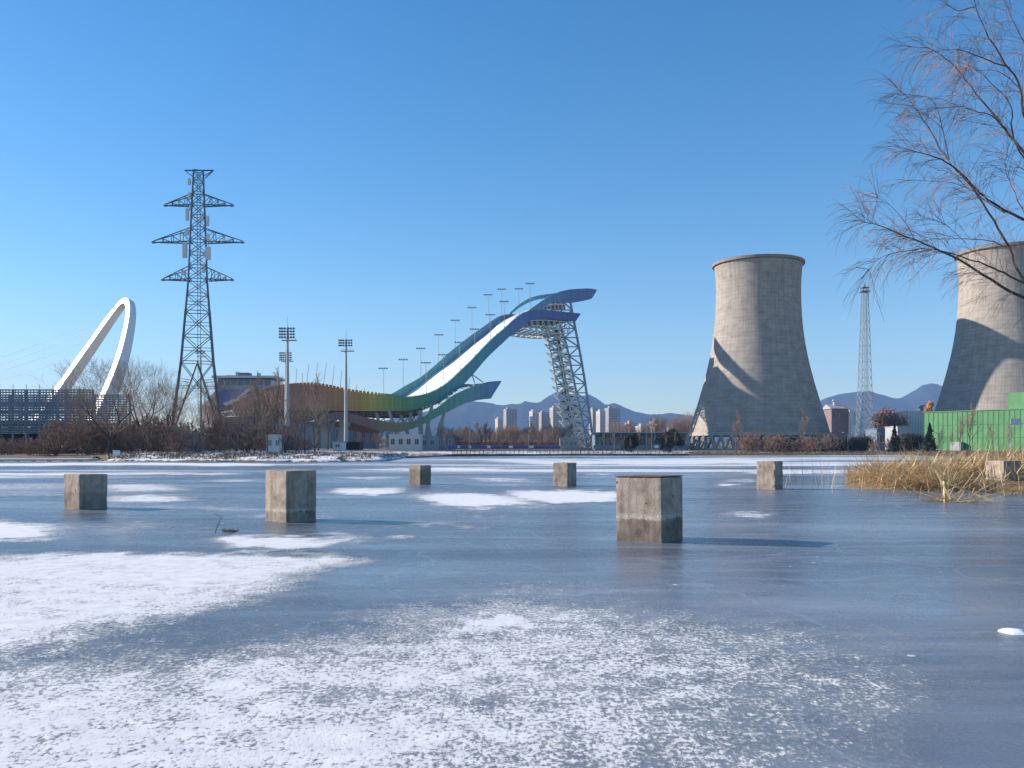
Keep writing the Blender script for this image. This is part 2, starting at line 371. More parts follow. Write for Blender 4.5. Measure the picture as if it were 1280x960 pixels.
def snow_cover(X,Y):
    """how much drifted snow lies on the ice at a spot of the lake"""
    if Y<1: return .62+.25*fbm(X,Y,3.0)
    px=CX+F*X/Y; py=HOR+F*CH/Y
    wob=fbm(X,Y,1.6 if Y<25 else 12.0)
    px+=wob*(26 if py>640 else 30); py+=wob*(12 if py>700 else (4 if py>600 else .8))
    c=.10+.10*fbm(X*.3,Y,2.0)
    # big drift, left
    up=690+5*sst(300,-200,px); lo=lerp_tab([(-300,860),(0,822),(120,800),(240,775),(350,742),(430,720),(500,697)],px)
    px+=fbm(X+9,Y,.5)*22*min(1,8/Y); py+=fbm(X,Y+9,.5)*9*min(1,8/Y)
    if px<520: c=max(c,(.74+.12*fbm(X,Y,.9))*sst(up-8,up+10,py)*(1-sst(lo-45,lo+45,py))*(1-sst(400,530,px)))
    # speckled field, foreground
    top=lerp_tab([(-300,815),(0,800),(150,795),(260,800),(330,792),(450,770),(560,742),(650,722),(780,738),(950,762),(1190,812),(1300,860)],px)
    rt=lerp_tab([(700,1180),(780,1280),(830,1290),(880,1230),(920,1120),(960,1060),(1100,1000)],py)
    k=sst(top-40,top+60,py)*(1-.24*sst(rt-620,rt-80,px))*(1-.72*sst(rt-110,rt+70,px))
    dens=.565+.05*sst(900,200,px)+.05*sst(820,960,py)*sst(900,300,px)+.10*fbm(X,Y,.7)
    c=max(c,dens*k)
    c=max(c,.36*sst(700,860,py)*(1-sst(1100,1330,px)))
    c=max(c,ell(px,py,540,720,768,800,.80)); c=max(c,ell(px,py,220,300,840,872,.85)); 
    # mid-distance drifts
    c=max(c,ell(px,py,-260,182,642,674,.95))
    c=max(c,ell(px,py,215,450,665,686,.78)); c=max(c,ell(px,py,625,790,608,628,.95)); c=max(c,ell(px,py,480,700,617,641,.95))
    c=max(c,ell(px,py,395,515,610,624,.80)); c=max(c,ell(px,py,125,245,606,618,.66)); c=max(c,ell(px,py,120,240,618,630,.70))
    c=max(c,ell(px,py,855,1005,638,648,.62)); c=max(c,ell(px,py,880,930,603,608,.7)); 
    c=max(c,ell(px,py,240,420,640,650,.45))
    for e in ((0,130,604,609,.55),(230,330,598,603,.6),(400,520,596,600,.62),(540,690,597,601,.62),(560,700,604,608,.5),(720,770,590,594,.6),(860,950,598,602,.55),(1000,1120,606,610,.5),(440,620,655,662,.45),(900,1060,590,594,.62),(130,330,632,637,.42),(450,520,668,676,.5),(560,660,644,650,.42)): c=max(c,ell(px,py,*e))
    # far, wind-drawn streaks
    st=fbm(X*.22,Y*1.3,16.0,3)
    far=1-sst(588,655,py)
    c=max(c,far*sst(-.35,.40,st)*.68)
    c=max(c,ell(px,py,-400,470,578.0,582.5,.78,.5)); c=max(c,ell(px,py,540,1110,571,582,.70,.6)); c=max(c,ell(px,py,380,700,585,589,.75,.5)); c=max(c,ell(px,py,880,1120,589,593,.7,.5))
    c=max(c,ell(px,py,-200,330,590,594,.75)); c=max(c,ell(px,py,1000,1500,566,572,.8))
    # the clean dark patch at the right
    if px>1000 and py>620: c=min(c,max(.06,c*(1-sst(1080,1260,px)*.9)))
    return c
def make_ice():
    ys=[-60,-40,-25,-15,-8,-3,0,1,1.8]; y=2.4
    while y<16: ys.append(y); y*=1.0085
    while y<330: ys.append(y); y*=1.0125
    xs=[]; n=240
    for i in range(-n,n+1):
        t=i/n; xs.append(420*math.sinh(6.2*t)/math.sinh(6.2))
    vs=[];cov=[]
    for Y in ys:
        for X in xs:
            vs.append((X,Y,0)); cov.append(snow_cover(X,Y))
    W=len(xs); fs=[(j*W+i,j*W+i+1,(j+1)*W+i+1,(j+1)*W+i) for j in range(len(ys)-1) for i in range(W-1)]
    me=bpy.data.meshes.new('ice'); me.from_pydata(vs,[],fs); a=me.attributes.new('snowcover','FLOAT','POINT'); a.data.foreach_set('value',cov)
    me.materials.append(M['ice']); o=bpy.data.objects.new('frozen_lake_ice',me); COL.objects.link(o); tag(o,kind='structure')
make_ice()

# shoreline distance (metres) by bearing, from the water's edge in the picture
SH=[(-2600,95),(-900,100),(-100,104),(60,108),(130,106),(150,103),(250,101),(400,101),(480,104),(500,135),(530,150),(560,168),(700,178),(850,182),(900,190),(1100,196),(1180,150),(1280,140),(1500,130),(2600,120)]
def shore(px): return lerp_tab(SH,px)+.8*fbm(px*.1,0,3.0)
def land_h(d):   # height as a function of distance behind the water's edge
    return lerp_tab([(-2,-.25),(0,-.02),(.5,.16),(4,.36),(12,.58),(40,.80),(150,.92),(9000,.95)],d)
def make_land():
    pxs=[]; x=-2600
    while x<=2600+1280:
        pxs.append(x); x+= 9 if -150<x<1430 else 60
    ds=[-2,0,.25,.5,1,1.6,2.4,3.4,4.6,6,8,10,12,15,18,22,27,33,40,50,65,85,110,150,200,300,450,700,1000,1500,2200,3200,4500,6000]
    vs=[];sc=[]
    for px in pxs:
        s=shore(px)
        for d in ds:
            Y=s+d; X=XP(px,Y); z=land_h(d)*(1+.55*sst(90,170,px)*(1-sst(440,520,px)) if d>0 else 1)
            if d>1: z+=.10*min(1,d/6)*fbm(X,Y,2.2)
            vs.append((X,Y,z))
            c=0.0
            if 130<px<500: c=.15*sst(0,.5,d)*(1-sst(25,60,d))
            elif 500<=px<860: c=.10*sst(1,3,d)*(1-sst(30,60,d))
            elif px>=860: c=-.05+.16*sst(6,10,d)*(1-sst(14,18,d))
            elif px<=130: c=-.06
            if d>200: c=-.12
            sc.append(c)
    n=len(ds); fs=[(i*n+j,(i+1)*n+j,(i+1)*n+j+1,i*n+j+1) for i in range(len(pxs)-1) for j in range(n-1)]
    me=bpy.data.meshes.new('land'); me.from_pydata(vs,[],fs); a=me.attributes.new('snowcover','FLOAT','POINT'); a.data.foreach_set('value',sc)
    me.polygons.foreach_set('use_smooth',[True]*len(fs)); me.materials.append(M['land'])
    o=bpy.data.objects.new('ground',me); COL.objects.link(o); tag(o,kind='structure')
make_land()
def lift(px): return 1+.55*sst(90,170,px)*(1-sst(440,520,px))
def gz(px,Y): return land_h(Y-shore(px))*lift(px)

def make_hills():
    prof=[(-1200,556),(-600,552),(0,550),(200,548),(330,545),(430,535),(500,522),(540,512),(556,508),(570,503),(590,500),(605,503),(620,507),(637,506),(650,506),(656,502),(667,502.5),(676,501),(686,494),(695,489.5),(708,491),(722,497),(735,493.5),(743,497),(750,501),(757,505),(767,503),(776,507),(784,511),(795,514.5),(807,519),(820,518),(831,516),(845,517),(860,520),(880,521),(960,512),(1020,505),(1030,498),(1050,494),(1073,488),(1085,488),(1097,492),(1112,496),(1127,497),(1138,490),(1153,481),(1165,480.5),(1180,482),(1210,487),(1260,492),(1330,498),(1500,512),(1900,530),(2600,545)]
    vs=[]; pxs=[]; x=-1200
    while x<=2600: pxs.append(x); x+=4 if 480<x<1300 else 25
    js=[(-1,0),(-.8,.12),(-.62,.26),(-.48,.42),(-.36,.55),(-.25,.68),(-.15,.81),(-.07,.92),(0,1),(.12,.93),(.35,.7),(1,.2)]
    for px in pxs:
        H=(HOR-lerp_tab(prof,px))
        for d,h in js:
            Y=4500+d*900
            X=XP(px,4500)+ d*60
            z=CH+H*4500/F*h
            if h<1: z+= 38*min(1,H/40)*(fbm(X,Y,260,4))*(1 if h>.05 else 0)*(1-h*.6)
            else: z+= 11*fbm(X,Y,90,4)
            if h==0: z=-.5
            vs.append((X,Y,z))
    n=len(js); fs=[(i*n+j,(i+1)*n+j,(i+1)*n+j+1,i*n+j+1) for i in range(len(pxs)-1) for j in range(n-1)]
    me=bpy.data.meshes.new('hills'); me.from_pydata(vs,[],fs); me.materials.append(M['mountain'])
    o=bpy.data.objects.new('hills',me); COL.objects.link(o); tag(o,kind='structure')
make_hills()

# ------------------------------------------------------------------ concrete blocks frozen into the ice
def block(px,by,top,side,label,chip=0,rz=-38,seed=1,flare=0.0,wet=(.5,.3,.5,1)):
    Y=F*CH/(by-HOR)+side*.62; X=XP(px,Y); h=CH-(top-HOR)*(Y-side*.6)/F
    import bmesh
    bm=bmesh.new(); bmesh.ops.create_cube(bm,size=1)
    for v in bm.verts: v.co.x*=side; v.co.y*=side; v.co.z=(v.co.z+.5)*(h+.25)-.25
    bmesh.ops.bevel(bm,geom=bm.edges[:],offset=.005,segments=1,affect='EDGES')
    bmesh.ops.subdivide_edges(bm,edges=[e for e in bm.edges if e.calc_length()>.1],cuts=22,use_grid_fill=True)
    for v in bm.verts:
        c=v.co.copy(); q=Vector((c.x*9+seed*7,c.y*9,c.z*9)); n=mnoise.noise(q)
        ex=abs(c.x)/(side/2); ey=abs(c.y)/(side/2); ez=c.z/h
        edge=max(0,min(1,(min(ex,ey)-.86)/.14)) if min(ex,ey)>.86 else 0
        edt=max(0,(ez-.95)/.05)*max(0,(max(ex,ey)-.86)/.14) if ez>.95 else 0
        k=(edge*(.004+chip*.10*max(0,mnoise.noise(q*.6)+.25))+edt*.005*(1+n))*(1+n)
        v.co.x*=1-k; v.co.y*=1-k; v.co.z-=edt*.010*(1+n)
        if flare and ez<.15: v.co.x*=1+flare*(.15-ez); v.co.y*=1+flare*(.15-ez)
        v.co+=Vector((n,n,0))*.0025
    me=bpy.data.meshes.new('concrete_block'); bm.to_mesh(me); bm.free(); me.materials.append(M['block'])
    for p in me.polygons: p.use_smooth=False
    o=bpy.data.objects.new('concrete_block',me); COL.objects.link(o); o.location=(X,Y,0); o.rotation_euler=(R(.8*math.sin(seed*3)),R(.9*math.cos(seed*5)),R(rz+3*math.sin(seed))); o.color=wet
    tag(o,label,'concrete block','concrete blocks standing in the frozen lake')
    return o
bA=block(812.5,678.5,597,.86,'nearest and biggest concrete block on the ice, rusty plate on top and white frost line',.12,seed=2,wet=(1,.9,.5,1))
pl=LMB(); hA=bA.data.vertices and max(v.co.z for v in bA.data.vertices)
pl.box((0,0,hA+.009),(.875,.875,.016)); pl.build('rusty_plate',M['rust'],bA)
block(363.5,653,588,.785,'second largest concrete block on the ice, left of centre, below the floodlight masts',.15,seed=5,wet=(.55,.8,.66,1))
bE=block(107,637,593,.77,'leftmost concrete block on the ice with a wide dark shaded face',.25,seed=8,wet=(.75,.15,.44,1))
block(962.5,612,576.5,.76,'concrete block with a crumbled edge on the ice, below the cooling tower',.9,seed=12,wet=(.15,.25,.7,1),flare=.1)
block(706,608,578.5,.72,'concrete block on the far ice, below the lattice tower of the ski jump',.4,seed=15,wet=(.35,.1,.62,1))
bC=block(525,606,581.5,.69,'smallest and lowest brown concrete block on the ice, left of the drifts',.3,seed=19,wet=(.9,.0,.2,1))
block(1254,614,576,.85,'pale concrete block half buried in the dry reed clump',.6,seed=23,rz=20)

# ------------------------------------------------------------------ cooling towers
def cooling_tower(pxc,Yc,S,label):
    """S scales the photographed tower profile"""
    th=math.atan((pxc-CX)/F); k=Yc*math.cos(th)/F/ S
    X=XP(pxc,Yc); g=.9
    prof=[(542,88.5),(533,86),(521,82.4),(510,78.6),(495,74),(480,69.6),(465,65.6),(450,62),(435,59),(420,56.7),(405,55),(390,53.9),(375,53.3),(360,53.2),(346,53.9),(337,54.8),(333,55.4)]
    zz=lambda py:(HOR-py)/S*S*(320/F)+CH-g
    rr=lambda r:r*320*math.cos(R(15.6))/F
    root=empty('cooling_tower',(X,Yc,g),label,'cooling tower')
    pr=[(rr(r),zz(py)) for py,r in prof]
    out=[]
    for (r0,z0),(r1,z1) in zip(pr,pr[1:]):
        for i in range(3): t=i/3; out.append((r0+(r1-r0)*t,z0+(z1-z0)*t))
    out.append(pr[-1]); inn=[(r-.5,z) for r,z in reversed(out)]
    m=LMB(); m.smooth=True; m.lathe(out+inn,n=96,close=True); m.build('shell',M['tower'],root)
    r,z=pr[-1]; m=LMB(); m.lathe([(r,z-.1),(r+.75,z+.1),(r+.8,z+1.0),(r+.5,z+1.1),(r-.5,z+1.1),(r-.5,z)],n=96,close=True); m.build('rim',M['rim_concrete'],root)
    rb,zb=pr[0]; m=LMB(); m.lathe([(rb+.25,zb-.9),(rb+.3,zb+.3),(rb-.7,zb+.3),(rb-.6,zb-.9)],n=96,close=True); m.build('ring_beam',M['concrete_plain'],root)
    rf=rr(93.5); n=40
    for i in range(n):
        a0=2*math.pi*(i)/n; am=2*math.pi*(i+.5)/n; a1=2*math.pi*(i+1)/n
        m=LMB(); pf=Vector((rf*math.cos(am),rf*math.sin(am),-.4))
        for a in (a0,a1):
            m.bar(pf,(rb*math.cos(a),rb*math.sin(a),zb-.6),.62,.62)
        m.box((pf.x,pf.y,.1),(1.6,1.6,1.0),am)
        m.build('leg',M['concrete_plain'],root)
    m=LMB(); m.lathe([(rf+1.5,-.3),(rf+1.6,.5),(rf+1.2,.55),(rf+1.1,-.3)],n=64,close=True); m.build('basin_wall',M['concrete_plain'],root)
    return root
T1=cooling_tower(947.5,320,1,'cooling tower standing whole in view, shaded by the ski jump and fringed with shrubs')
T2=cooling_tower(1259,301,1,'cooling tower cut by the right frame edge, behind the green hall and willow branches')

# ------------------------------------------------------------------ power pylon
def pylon():
    Yp=150; X=XP(248,Yp); g=gz(248,Yp); root=empty('power_pylon',(X,Yp,g),'tall dark lattice power pylon with three pairs of crossarms on the snowy bank','pylon',rz=0)
    rot=R(20); s=Yp/F
    z=lambda py: CH+(HOR-py)*s-g
    # half-diagonals in px by height
    hd=[(566,46),(548,43),(453,27.0),(390,20.0),(350,15.5),(301,13.2),(255,10.5),(214,8.0)]
    def corner(k,py):
        r=lerp_tab(sorted([(a,b) for a,b in hd]),py)*s; a=rot+math.pi/4+k*math.pi/2
        return Vector((r*math.cos(a)+ (py-214)/350*(-2.0)*s, r*math.sin(a), z(py)))
    for k in range(4):
        m=LMB(); pys=[566,548,453,390,350,301,255,214]
        for a,b in zip(pys,pys[1:]): m.bar(corner(k,a),corner(k,b),.25 if a>400 else .20)
        m.box(tuple(corner(k,566)+Vector((0,0,.1))),(1.1,1.1,1.0)); m.build('leg',M['steel_dark'],root)
    lv=[566,515,453,420,390,368,350,333,317,301,285,270,255,241,227,214]
    for k in range(4):
        m=LMB(); k2=(k+1)%4
        for a,b in zip(lv,lv[1:]):
            pa,pb,qa,qb=corner(k,a),corner(k2,a),corner(k,b),corner(k2,b); w=.12 if a>400 else .10
            if a>450:
                mid=(qa+qb)/2 if a<=515 else (qa+qb)/2
                if a==566:
                    m.bar(pa,(pa*.5+qa*.5)*.0+qa*1.0,.12); 
                    continue
            m.bar(pa,qb,w); m.bar(pb,qa,w); m.bar(qa,qb,w)
            if a>=390:
                c=(pa+pb+qa+qb)/4; m.bar((pa+qa)/2,c,.09); m.bar((pb+qb)/2,c,.09); m.bar((pa+qa)/2,(pb+qb)/2,.09)
        # splayed base bracing: from waist middle to the feet
        mid=(corner(k,453)+corner(k2,453))/2
        for f in (k,k2):
            foot=corner(f,548); m.bar(mid,foot,.14)
            for t in (.25,.5,.75):
                p=mid.lerp(foot,t); q=corner(f,453+(548-453)*t*.92); m.bar(p,q,.09)
        m.build('lattice_face',M['steel_dark'],root)
    def arm(px_tip,py,py_up,sx):
        m=LMB(); tip=Vector(((px_tip-248)*s,0,z(py)))
        hw=lerp_tab(sorted(hd),py)*s*.72; x0=sx*hw*.95
        a=[Vector((x0,yy,z(py))) for yy in (-hw*.7,hw*.7)]; u=[Vector((x0*.95,yy,z(py_up))) for yy in (-hw*.6,hw*.6)]
        for i in (0,1):
            m.bar(a[i],tip,.17); m.bar(u[i],tip+Vector((0,0,.25)),.13)
            for t in (.25,.5,.75):
                p=a[i].lerp(tip,t); q=u[i].lerp(tip,t); m.bar(p,q,.09); p2=a[i].lerp(tip,t-.25); m.bar(p2,q,.08)
        for t in (.1,.3,.5,.7): m.bar(a[0].lerp(tip,t),a[1].lerp(tip,t+.1),.08); m.bar(a[1].lerp(tip,t),a[0].lerp(tip,t+.1),.08)
        m.box(tuple(tip),(.55,.35,.3)); m.build('crossarm',M['steel_dark'],root)
    for l,r_,py,up in ((207,290,257,243),(192,303,303,286),(204,290,350,334)):
        arm(l,py,up,-1); arm(r_,py,up,1)
    m=LMB(); zt=z(213)
    for yy in (-.5,.5):
        m.bar(((231-248)*s,0,zt),((267-248)*s,0,zt),.16); 
        m.bar(((231-248)*s,0,zt),((243-248)*s,yy,z(222)),.12); m.bar(((267-248)*s,0,zt),((255-248)*s,yy,z(222)),.12)
    m.build('top_bar',M['steel_dark'],root)
    for px,py,w,h in ((239,229,.45,1.0),(239.5,247,.5,1.1),(236.5,270,.5,2.0),(236,292,.6,1.0),(233.5,314,.75,2.7),(262,278,.45,1.6),(262,298,.5,1.0),(262.5,318,.85,2.2),(257,337,.5,1.4),(232,343,.6,.6),(241,262,.5,.8),(255,274,.4,.9)):
        m=LMB(); m.box(((px-248)*s,-.9,z(py)),(w,.28,h)); m.box(((px-248)*s,-.9,z(py)),(w*.8,.34,h*.94)); m.bar(((px-248)*s,-.8,z(py)-h/2),((px-248)*s,-.8,z(py)+h/2+.3),.08)
        m.bar(((px-248)*s,-.8,z(py)),((248-248)*s,-.2,z(py)),.07)
        m.build('antenna_panel',M['antenna'],root)
    # cable ladder
    m=LMB()
    for dx in (-.25,.25): m.bar((.3+dx,-.2,0),(.1+dx,-.2,z(216)),.07)
    zq=.5
    while zq<z(216): m.bar((-.0,-.2,zq),(.5,-.2,zq),.04); zq+=.6
    m.build('ladder',M['steel_dark'],root)
pylon()

# ------------------------------------------------------------------ arch bridge pylon
def arch():
    def leg(tab):
        c=[]; w=[]
        for px,py,Y,ww in tab: c.append(P(px,py,Y)); w.append(ww)
        return c,w
    tab=[(20,572,480,7.6),(48,528,477,7.4),(74.5,492,474,7.0),(97,459,471,6.4),(118,429,469,5.8),(136,403,466,5.1),(147,388,464,4.6),(154,379.5,461,4.3),(160,377.5,457,4.2),(163.3,384,453,4.4),(163.2,398,449,4.9),(160,418,446,5.5),(155,440,443,6.2),(148,463,440,6.9),(139,487,437,7.6),(127,515,434,8.2),(113,545,431,8.8),(100,570,430,9.2)]
    pts=[P(a,b,c) for a,b,c,d in tab]
    # smooth (Catmull-Rom)
    c=[];w=[]
    for i in range(len(pts)-1):
        p0=pts[max(0,i-1)];p1=pts[i];p2=pts[i+1];p3=pts[min(len(pts)-1,i+2)]
        for k in range(4):
            t=k/4; c.append(.5*((2*p1)+(p2-p0)*t+(2*p0-5*p1+4*p2-p3)*t*t+(3*p1-p0-3*p2+p3)*t**3)); w.append(tab[i][3]*(1-t)+tab[i+1][3]*t)
    c.append(pts[-1]); w.append(tab[-1][3])
    root=empty('bridge_arch',P(70,559,455),'leaning white steel arch of the bridge rising behind the bare trees','bridge arch')
    m=MB(); n=len(c); nrm=(pts[0]-pts[8]).cross(pts[-1]-pts[8]).normalized()
    if nrm.y>0: nrm=-nrm
    vs=[]
    for i in range(n):
        d=(c[min(n-1,i+1)]-c[max(0,i-1)]).normalized(); a=nrm; b=d.cross(a).normalized(); a2=b.cross(d).normalized(); h=w[i]/2*.78
        hd_=h*.98
        for sa,sb in ((-1,-1),(1,-1),(1,1),(-1,1)): vs.append(c[i]+a2*hd_*sa+b*h*sb)
    fs=[]
    for i in range(n-1):
        for j in range(4): fs.append((4*i+j,4*i+(j+1)%4,4*i+4+(j+1)%4,4*i+4+j))
    m.add(vs,fs); m.build('arch_leg',M['white_paint'],root)
    return c
archc=arch()
def cables():
    ends=[(-40,478),(-40,468),(-40,458),(-40,450),(-40,488)]
    src=[(150,388),(144,394),(137,403),(129,414),(160,384)]
    for i,((ex,ey),(sx_,sy_)) in enumerate(zip(ends,src)):
        pass
    for sx_,sy_,ey in ((136,403,474),(125,419,480),(148,388,466),(112,439,488)):
        o=MB(); a=P(sx_,sy_,466); b=P(-60,ey,500); 
        pts=[a.lerp(b,t/8)-Vector((0,0,2.0*4*(t/8)*(1-t/8))) for t in range(9)]
        o.tube(pts,.10,4); ob=o.build('stay_cable',M['white_paint'],None,loc=b)
        tag(ob,'thin white stay cable sloping down left from the bridge arch','cable','stay cables of the bridge arch')
cables()

# ------------------------------------------------------------------ mesh-clad frame building at the left
def mesh_hall():
    Y0=142; X1=XP(116,Y0); X0=XP(-150,Y0); g=gz(0,Y0); top=CH+(HOR-487.5)*Y0/F; D=14
    root=empty('mesh_clad_building',(X0,Y0,g),'long dark steel frame building clad in metal mesh at the left edge','building')
    n=16; dx=(X1-X0)/n
    lv=[g,CH+(HOR-541)*Y0/F,CH+(HOR-528)*Y0/F,CH+(HOR-515)*Y0/F,top]
    for i in range(n+1):
        for y in (Y0,Y0+D):
            m=MB(); m.box((X0+i*dx,y,(g+top)/2),(.28,.28,top-g)); m.bar((X0+i*dx,y,top),(X0+i*dx,y,top+.9),.06); m.build('column',M['steel_blue'],root)
    for z in lv[1:]:
        for y in (Y0,Y0+D):
            m=MB(); m.box(((X0+X1)/2,y-.03,z),(X1-X0,.2,.22)); m.build('beam',M['steel_blue'],root)
    m=MB()
    for i in range(0,n,2):
        for a,b in ((0,1),(2,3)): m.bar((X0+i*dx,Y0+.1,lv[a]),(X0+(i+1)*dx,Y0+.1,lv[b]),.14); m.bar((X0+(i+2)*dx,Y0+.1,lv[a]),(X0+(i+1)*dx,Y0+.1,lv[b]),.14)
    m.build('bracing',M['steel_blue'],root)
    for j,(y,ph) in enumerate(((Y0-.35,0),(Y0+D+.3,.1))):
        m=MB(); z=lv[1]+.2+ph
        while z<top: m.box(((X0+X1)/2,y,z),(X1-X0,.03,.22)); z+=.42
        x=X0
        while x<X1: m.box((x,y+.05,(lv[1]+top)/2),(.14,.03,top-lv[1])); x+=.50
        m.build('mesh_screen',M['mesh'],root)
    m=MB(); m.box(((X0+X1)/2,Y0+D/2,lv[2]),(X1-X0,D,.3)); m.build('floor_slab',M['grey_wall'],root)
    
    m=MB(); m.box(((X0+X1)/2,Y0+D-1.5,(g+lv[1])/2),(X1-X0-.5,.2,lv[1]-g)); m.build('back_wall',M['dark_blue'],root)
    # small cameras on roof edge
M['mesh']=simple('mesh_steel',(.13,.165,.225),.5,.4,.25,1.2)
M['dark_blue']=simple('dark_blue_wall',(.035,.05,.075),.7,0,.3,.3)
mesh_hall()
def jetty():
    Y=104.5; m=MB(); x0=XP(-60,Y); x1=XP(118,Y); root=empty('concrete_jetty',(x0,Y,0),'low concrete landing stage with snow along the ice edge at the left','jetty')
    m.box(((x0+x1)/2,Y,.2),(x1-x0,3,.18)); m.build('deck',M['grey_wall'],root)
    m=MB(); m.box(((x0+x1)/2,Y+.2,.315),(x1-x0-.4,2.4,.05)); m.build('snow_cover',M['snow'],root)
    for i in range(9):
        m=MB(); m.box((x0+1+i*(x1-x0-2)/8,Y-1.2,.05),(.35,.35,.12)); m.build('pile',M['stone'],root)
jetty()
# ------------------------------------------------------------------ ski jump
BETA=R(30); DU=Vector((-math.cos(BETA),-math.sin(BETA),0))   # downhill, horizontal
def on_line(px,py,X0,Y0,dx=DU.x,dy=DU.y):
    k=(px-CX)/F; t=(X0-k*Y0)/(k*dy-dx) if abs(k*dy-dx)>1e-6 else 0
    Y=Y0+t*dy; return Vector((X0+t*dx,Y,CH+(HOR-py)*Y/F)), t
NEAR=(25.3,327.0); FAR=(16.3,342.6); LOW=(28.8,321.0); LOWB=(24.8,328.0)
def spline(tab,n=5):
    out=[]
    for i in range(len(tab)-1):
        p0=tab[max(0,i-1)];p1=tab[i];p2=tab[i+1];p3=tab[min(len(tab)-1,i+2)]
        for k in range(n):
            t=k/n; out.append(tuple(.5*((2*b)+(c-a)*t+(2*a-5*b+4*c-d)*t*t+(3*b-a-3*c+d)*t**3) for a,b,c,d in zip(p0,p1,p2,p3)))
    out.append(tab[-1]); return out
def band(tab,line,th,n=5):
    tops=[];bots=[]
    for px,a,b in spline(tab,n):
        tops.append(on_line(px,a,*line)[0]); bots.append(on_line(px,b,*line)[0])
    return tops,bots
M['main_band']=mat_band('rainbow_screen_near',[(-80,(.19,.08,.05)),(-62,(.25,.10,.05)),(-52,(.32,.15,.04)),(-46,(.34,.23,.04)),(-41,(.20,.22,.05)),(-36,(.08,.19,.07)),(-29,(.05,.18,.12)),(-22,(.05,.18,.18)),(-12,(.05,.185,.225)),(-2,(.05,.15,.25)),(7,(.045,.10,.24)),(16,(.045,.07,.20)),(27,(.045,.07,.20))],-80,27)
M['far_band']=mat_band('rainbow_screen_far',[(-80,(.15,.08,.06)),(-46,(.05,.17,.15)),(-30,(.05,.16,.19)),(-10,(.05,.13,.20)),(6,(.05,.09,.20)),(18,(.05,.17,.25))],-80,27)
M['top_band']=mat_band('blue_canopy',[(0,(.08,.24,.28)),(8,(.08,.20,.27)),(16,(.06,.14,.25)),(24,(.06,.11,.23)),(34,(.065,.10,.22))],-2,36)
M['low_band']=mat_band('rainbow_screen_low',[(-62,(.07,.07,.08)),(-52,(.12,.07,.065)),(-46,(.17,.07,.06)),(-38,(.17,.13,.05)),(-32,(.11,.15,.07)),(-24,(.08,.21,.15)),(-14,(.08,.20,.22)),(-4,(.07,.13,.30)),(2,(.05,.09,.28))],-62,4)
